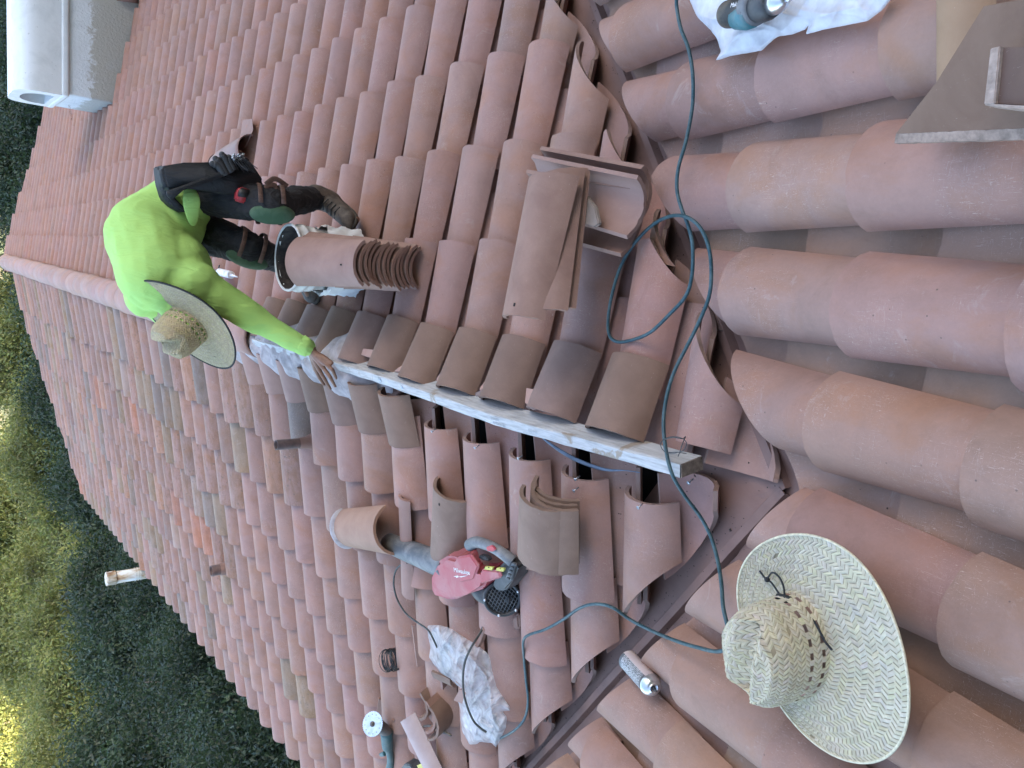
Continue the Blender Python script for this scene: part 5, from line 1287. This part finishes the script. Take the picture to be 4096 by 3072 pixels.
# ---------------- trees ----------------
def leaf_mat(name, a, b_, c3):
    m = NB(name, .55); t = m.attr('tint').outputs['Color']; n = m.noise(.8, 3, .5); cc = m.mix(m.ramp(n, [(.35, a), (.65, b_)]), t, 1.0, 'MULTIPLY')
    m.out(cc); tr = m.n('ShaderNodeBsdfTranslucent'); m.l(m.mix(cc, c3, .5), tr.inputs[0]); mx = m.n('ShaderNodeMixShader'); mx.inputs[0].default_value = .35
    o = m.t.nodes['Material Output']; m.l(m.b.outputs[0], mx.inputs[1]); m.l(tr.outputs[0], mx.inputs[2]); m.l(mx.outputs[0], o.inputs[0]); return m.m
M_LEAF = leaf_mat('shaded_olive_leaves', (.024, .044, .030), (.040, .066, .040), (.08, .12, .03)); M_LEAF_SUN = leaf_mat('sunlit_yellow_leaves', (.10, .13, .042), (.17, .195, .06), (.38, .37, .10))  # yellow copy paints sunlight into the grove leaves, dark copy the shade
M_BARK = plain('grey_brown_bark', (.15, .13, .11), .9, sc=12, var=.4, bump=1, bsc=30)
def crown_mesh(seed, nclump, nleaf, R_, Hh, leaf):
    rg = np.random.default_rng(seed); V = []; ends = []
    th = rg.uniform(0, 2 * math.pi, nclump); u = rg.uniform(-.55, 1, nclump); rad = rg.uniform(.55, 1.0, nclump) ** .6
    cx = rad * np.sqrt(1 - u ** 2) * np.cos(th) * R_; cy = rad * np.sqrt(1 - u ** 2) * np.sin(th) * R_; cz = u * rad * Hh
    k_ = 1 + .22 * np.sin(th * 3 + seed) ; cx *= k_; cy *= k_
    C_ = np.stack([cx, cy, cz], 1); per = nleaf // nclump; sz = rg.uniform(.15, .36, nclump) * R_ * .42
    P = (C_[:, None, :] + rg.normal(size=(nclump, per, 3)) * sz[:, None, None] * np.array([1, 1, .75])).reshape(-1, 3); N_ = len(P)
    d = rg.normal(size=(N_, 3)); d[:, 2] -= .25; d /= np.linalg.norm(d, axis=1)[:, None]; e = np.cross(d, rg.normal(size=(N_, 3))); e /= np.linalg.norm(e, axis=1)[:, None]
    ln = leaf * rg.uniform(.6, 1.3, N_)[:, None]; wd = ln * .21
    A = P; B_ = P + d * ln * .5 + e * wd; Cc = P + d * ln; Dd = P + d * ln * .5 - e * wd
    VV = np.stack([A, B_, Cc, Dd], 1).reshape(-1, 3); me = bpy.data.meshes.new('crown'); me.vertices.add(len(VV)); me.vertices.foreach_set('co', VV.ravel().astype(np.float32))
    me.loops.add(4 * N_); me.loops.foreach_set('vertex_index', np.arange(4 * N_, dtype=np.int32)); me.polygons.add(N_); me.polygons.foreach_set('loop_start', np.arange(0, 4 * N_, 4, dtype=np.int32)); me.polygons.foreach_set('loop_total', np.full(N_, 4, dtype=np.int32))
    me.update(); ca = me.color_attributes.new('tint', 'FLOAT_COLOR', 'POINT'); cl = np.repeat(rg.uniform(.45, 1.5, nclump), per); cv = cl * rg.uniform(.7, 1.3, N_); col4 = np.ones((N_, 4), np.float32); col4[:, 0] = cv * rg.uniform(.9, 1.2, N_); col4[:, 1] = cv; col4[:, 2] = cv * rg.uniform(.8, 1.1, N_)
    ca.data.foreach_set('color', np.repeat(col4, 4, axis=0).ravel()); return me, C_
def trunk_mesh(C_, H0, Hh, seed, nb=70):
    rg = random.Random(seed); bm = bmesh.new(); top = Vector((rg.uniform(-.2, .2), rg.uniform(-.2, .2), -.1 * Hh)); base = Vector((0, 0, -H0))
    tube(bm, catmull([base, base.lerp(top, .5) + Vector((rg.uniform(-.15, .15), rg.uniform(-.15, .15), 0)), top], 5), [.16 - .009 * k for k in range(11)], 9)
    for i in rg.sample(range(len(C_)), min(nb, len(C_))):
        c = Vector(C_[i]); s_ = base.lerp(top, rg.uniform(.55, 1)); tube(bm, catmull([s_, s_.lerp(c, .5) + Vector((rg.gauss(0, .15), rg.gauss(0, .15), .15)), c * 1.06], 4), [.055 - .0055 * k for k in range(9)], 5)
    me = bpy.data.meshes.new('trunk'); bm.to_mesh(me); bm.free(); return me
PROTO = []
for sd, (nc, nl_, R_, Hh, lf, mat) in enumerate([(170, 170000, 2.0, 1.7, .062, M_LEAF), (140, 100000, 2.0, 1.8, .080, M_LEAF), (150, 110000, 2.1, 1.6, .080, M_LEAF_SUN)]):
    me, C_ = crown_mesh(sd + 3, nc, nl_, R_, Hh, lf); me.materials.append(mat); tm_ = trunk_mesh(C_, 3.2, Hh, sd); tm_.materials.append(M_BARK); PROTO.append((me, tm_))
def tree(x, y, ztop, sc, kind, label, rot=0.0, grp='trees beyond the roof'):
    gz = -5.2; me, tm_ = PROTO[kind]; zc = ztop - 1.7 * sc
    r = tag(empty('tree', (x, y, gz)), label, 'tree', grp)
    for nm, m_ in (('crown', me), ('trunk', tm_)):
        o = bpy.data.objects.new(nm, m_); col.objects.link(o); o.parent = r; o.location = (0, 0, zc - gz); o.rotation_euler = (0, 0, rot)
        o.scale = (sc, sc, sc)
        if nm == 'trunk': o.scale = (sc, sc, max(sc, (zc - gz) / 3.2 * 1.02))
    return r
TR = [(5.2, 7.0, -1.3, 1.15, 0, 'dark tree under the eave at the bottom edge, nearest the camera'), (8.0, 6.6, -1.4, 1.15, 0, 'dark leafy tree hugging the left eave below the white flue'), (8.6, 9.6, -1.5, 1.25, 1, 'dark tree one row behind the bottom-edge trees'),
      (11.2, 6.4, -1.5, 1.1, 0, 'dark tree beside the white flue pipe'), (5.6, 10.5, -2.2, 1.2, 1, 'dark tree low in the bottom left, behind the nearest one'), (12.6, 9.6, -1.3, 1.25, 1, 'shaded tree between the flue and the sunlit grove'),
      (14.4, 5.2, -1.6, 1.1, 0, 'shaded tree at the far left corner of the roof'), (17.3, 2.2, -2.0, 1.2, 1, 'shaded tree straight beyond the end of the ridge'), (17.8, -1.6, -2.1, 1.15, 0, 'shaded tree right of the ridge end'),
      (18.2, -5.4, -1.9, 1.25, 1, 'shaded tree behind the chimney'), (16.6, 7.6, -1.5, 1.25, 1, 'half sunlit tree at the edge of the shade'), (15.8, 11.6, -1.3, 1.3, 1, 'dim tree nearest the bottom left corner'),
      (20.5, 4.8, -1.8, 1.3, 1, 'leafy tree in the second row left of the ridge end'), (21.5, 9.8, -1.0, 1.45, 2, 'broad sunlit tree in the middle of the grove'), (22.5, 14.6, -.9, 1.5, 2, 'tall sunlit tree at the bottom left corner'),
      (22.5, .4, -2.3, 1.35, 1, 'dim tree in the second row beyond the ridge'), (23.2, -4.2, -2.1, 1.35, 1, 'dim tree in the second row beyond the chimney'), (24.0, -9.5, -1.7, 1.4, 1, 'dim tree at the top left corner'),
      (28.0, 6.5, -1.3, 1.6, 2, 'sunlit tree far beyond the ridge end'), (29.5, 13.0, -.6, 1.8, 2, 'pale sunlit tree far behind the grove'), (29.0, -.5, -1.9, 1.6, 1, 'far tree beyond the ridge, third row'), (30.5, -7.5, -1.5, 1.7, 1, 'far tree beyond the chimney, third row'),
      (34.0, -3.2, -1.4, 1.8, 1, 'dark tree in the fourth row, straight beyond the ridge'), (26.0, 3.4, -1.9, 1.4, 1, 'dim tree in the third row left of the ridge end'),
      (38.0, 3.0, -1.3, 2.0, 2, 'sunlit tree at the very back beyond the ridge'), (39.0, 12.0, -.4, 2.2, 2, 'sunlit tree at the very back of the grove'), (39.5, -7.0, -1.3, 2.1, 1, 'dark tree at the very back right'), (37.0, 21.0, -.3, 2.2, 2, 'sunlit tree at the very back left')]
for k, (x, y, zt_, sc, kd, lb) in enumerate(TR): tree(x, y, zt_, sc, kd, lb, rot=k * 1.7)
# fence beyond the ridge end
fc_ = tag(empty('fence', (16.2, 1.0, -5.2)), 'dark square-mesh fence glimpsed beyond the far end of the ridge', 'fence')
bm = bmesh.new()
for k in range(40): cyl(bm, (k * .12 * .2, -2.4 + k * .12, 3.2), (k * .12 * .2, -2.4 + k * .12, 4.0), .008, None, 5)
for k in range(7): cyl(bm, (0, -2.4, 3.25 + k * .12), (.93, 2.28, 3.25 + k * .12), .008, None, 5)
link_bm('mesh_panel', bm, M_BLACKP, fc_)
for k in range(3):
    bm = bmesh.new(); cyl(bm, (k * .47, -2.4 + k * 2.34, 0), (k * .47, -2.4 + k * 2.34, 4.05), .035, None, 10); link_bm('post', bm, M_BLACKP, fc_)

# grit and clay crumbs lying in the channels
rn = random.Random(77); V, F = [], []
def crumb(p, n, r):
    b = len(V); t = n.orthogonal().normalized(); u = n.cross(t); a0 = rn.random() * 6
    for k in range(4): a = a0 + k * 1.57; V.append(p + (t * math.cos(a) + u * math.sin(a)) * r * rn.uniform(.6, 1.4))
    V.append(p + n * r * rn.uniform(.5, 1.2))
    for k in range(4): F.append((b + k, b + (k + 1) % 4, b + 4))
for _ in range(1500):
    r = rn.uniform(.0008, .0028) * (1 if rn.random() < .93 else 2.0)
    q = rn.random()
    if q < .5:
        ccol = rn.randrange(-8, 11); y_ = YM0 + ccol * WM + WM / 2 + rn.gauss(0, .03); x_ = rn.uniform(-.8, 1.2); p = Vector((x_ * 1.0 - 0 * y_, y_ - PSI * 0, 0))
        if x_ > .75 * abs(y_ - Y0) - .02: continue
        p = Vector((0, 0, 0)) + slope_frame('M')[1] * y_ - slope_frame('M')[2] * (-x_) ; crumb(p + nM * (-.040), nM, r)
    elif q < .75:
        sd2 = rn.choice([-1, 1]); t = rn.uniform(0, 1.8); y_ = Y0 + sd2 * t; x_ = t * S / SM + rn.gauss(.04, .05); z_ = zsurf(x_, y_) - .088; crumb(Vector((x_, y_, z_)), nL if sd2 > 0 else nR, r)
    else:
        sd2 = rn.choice([-1, 1]); x_ = rn.uniform(.2, 3.2); y_ = Y0 + sd2 * rn.uniform(.02, .5); k_ = (x_ - (XL0 if sd2 > 0 else XR0)) / (WL if sd2 > 0 else WR); x_ = (round(k_ - .5) + .5) * (WL if sd2 > 0 else WR) + (XL0 if sd2 > 0 else XR0) + rn.gauss(0, .025)
        crumb(Vector((x_, y_, -S * abs(y_ - Y0) - .045)), nL if sd2 > 0 else nR, r)
me = bpy.data.meshes.new('clay_crumbs'); me.from_pydata(V, [], F)
tag(link_me('clay_crumbs', me, plain('dark_crumbs', (.05, .035, .03), .9, sc=80, var=.9), smooth=False), 'fine clay grit and crumbs scattered along the tile channels', kind='stuff')
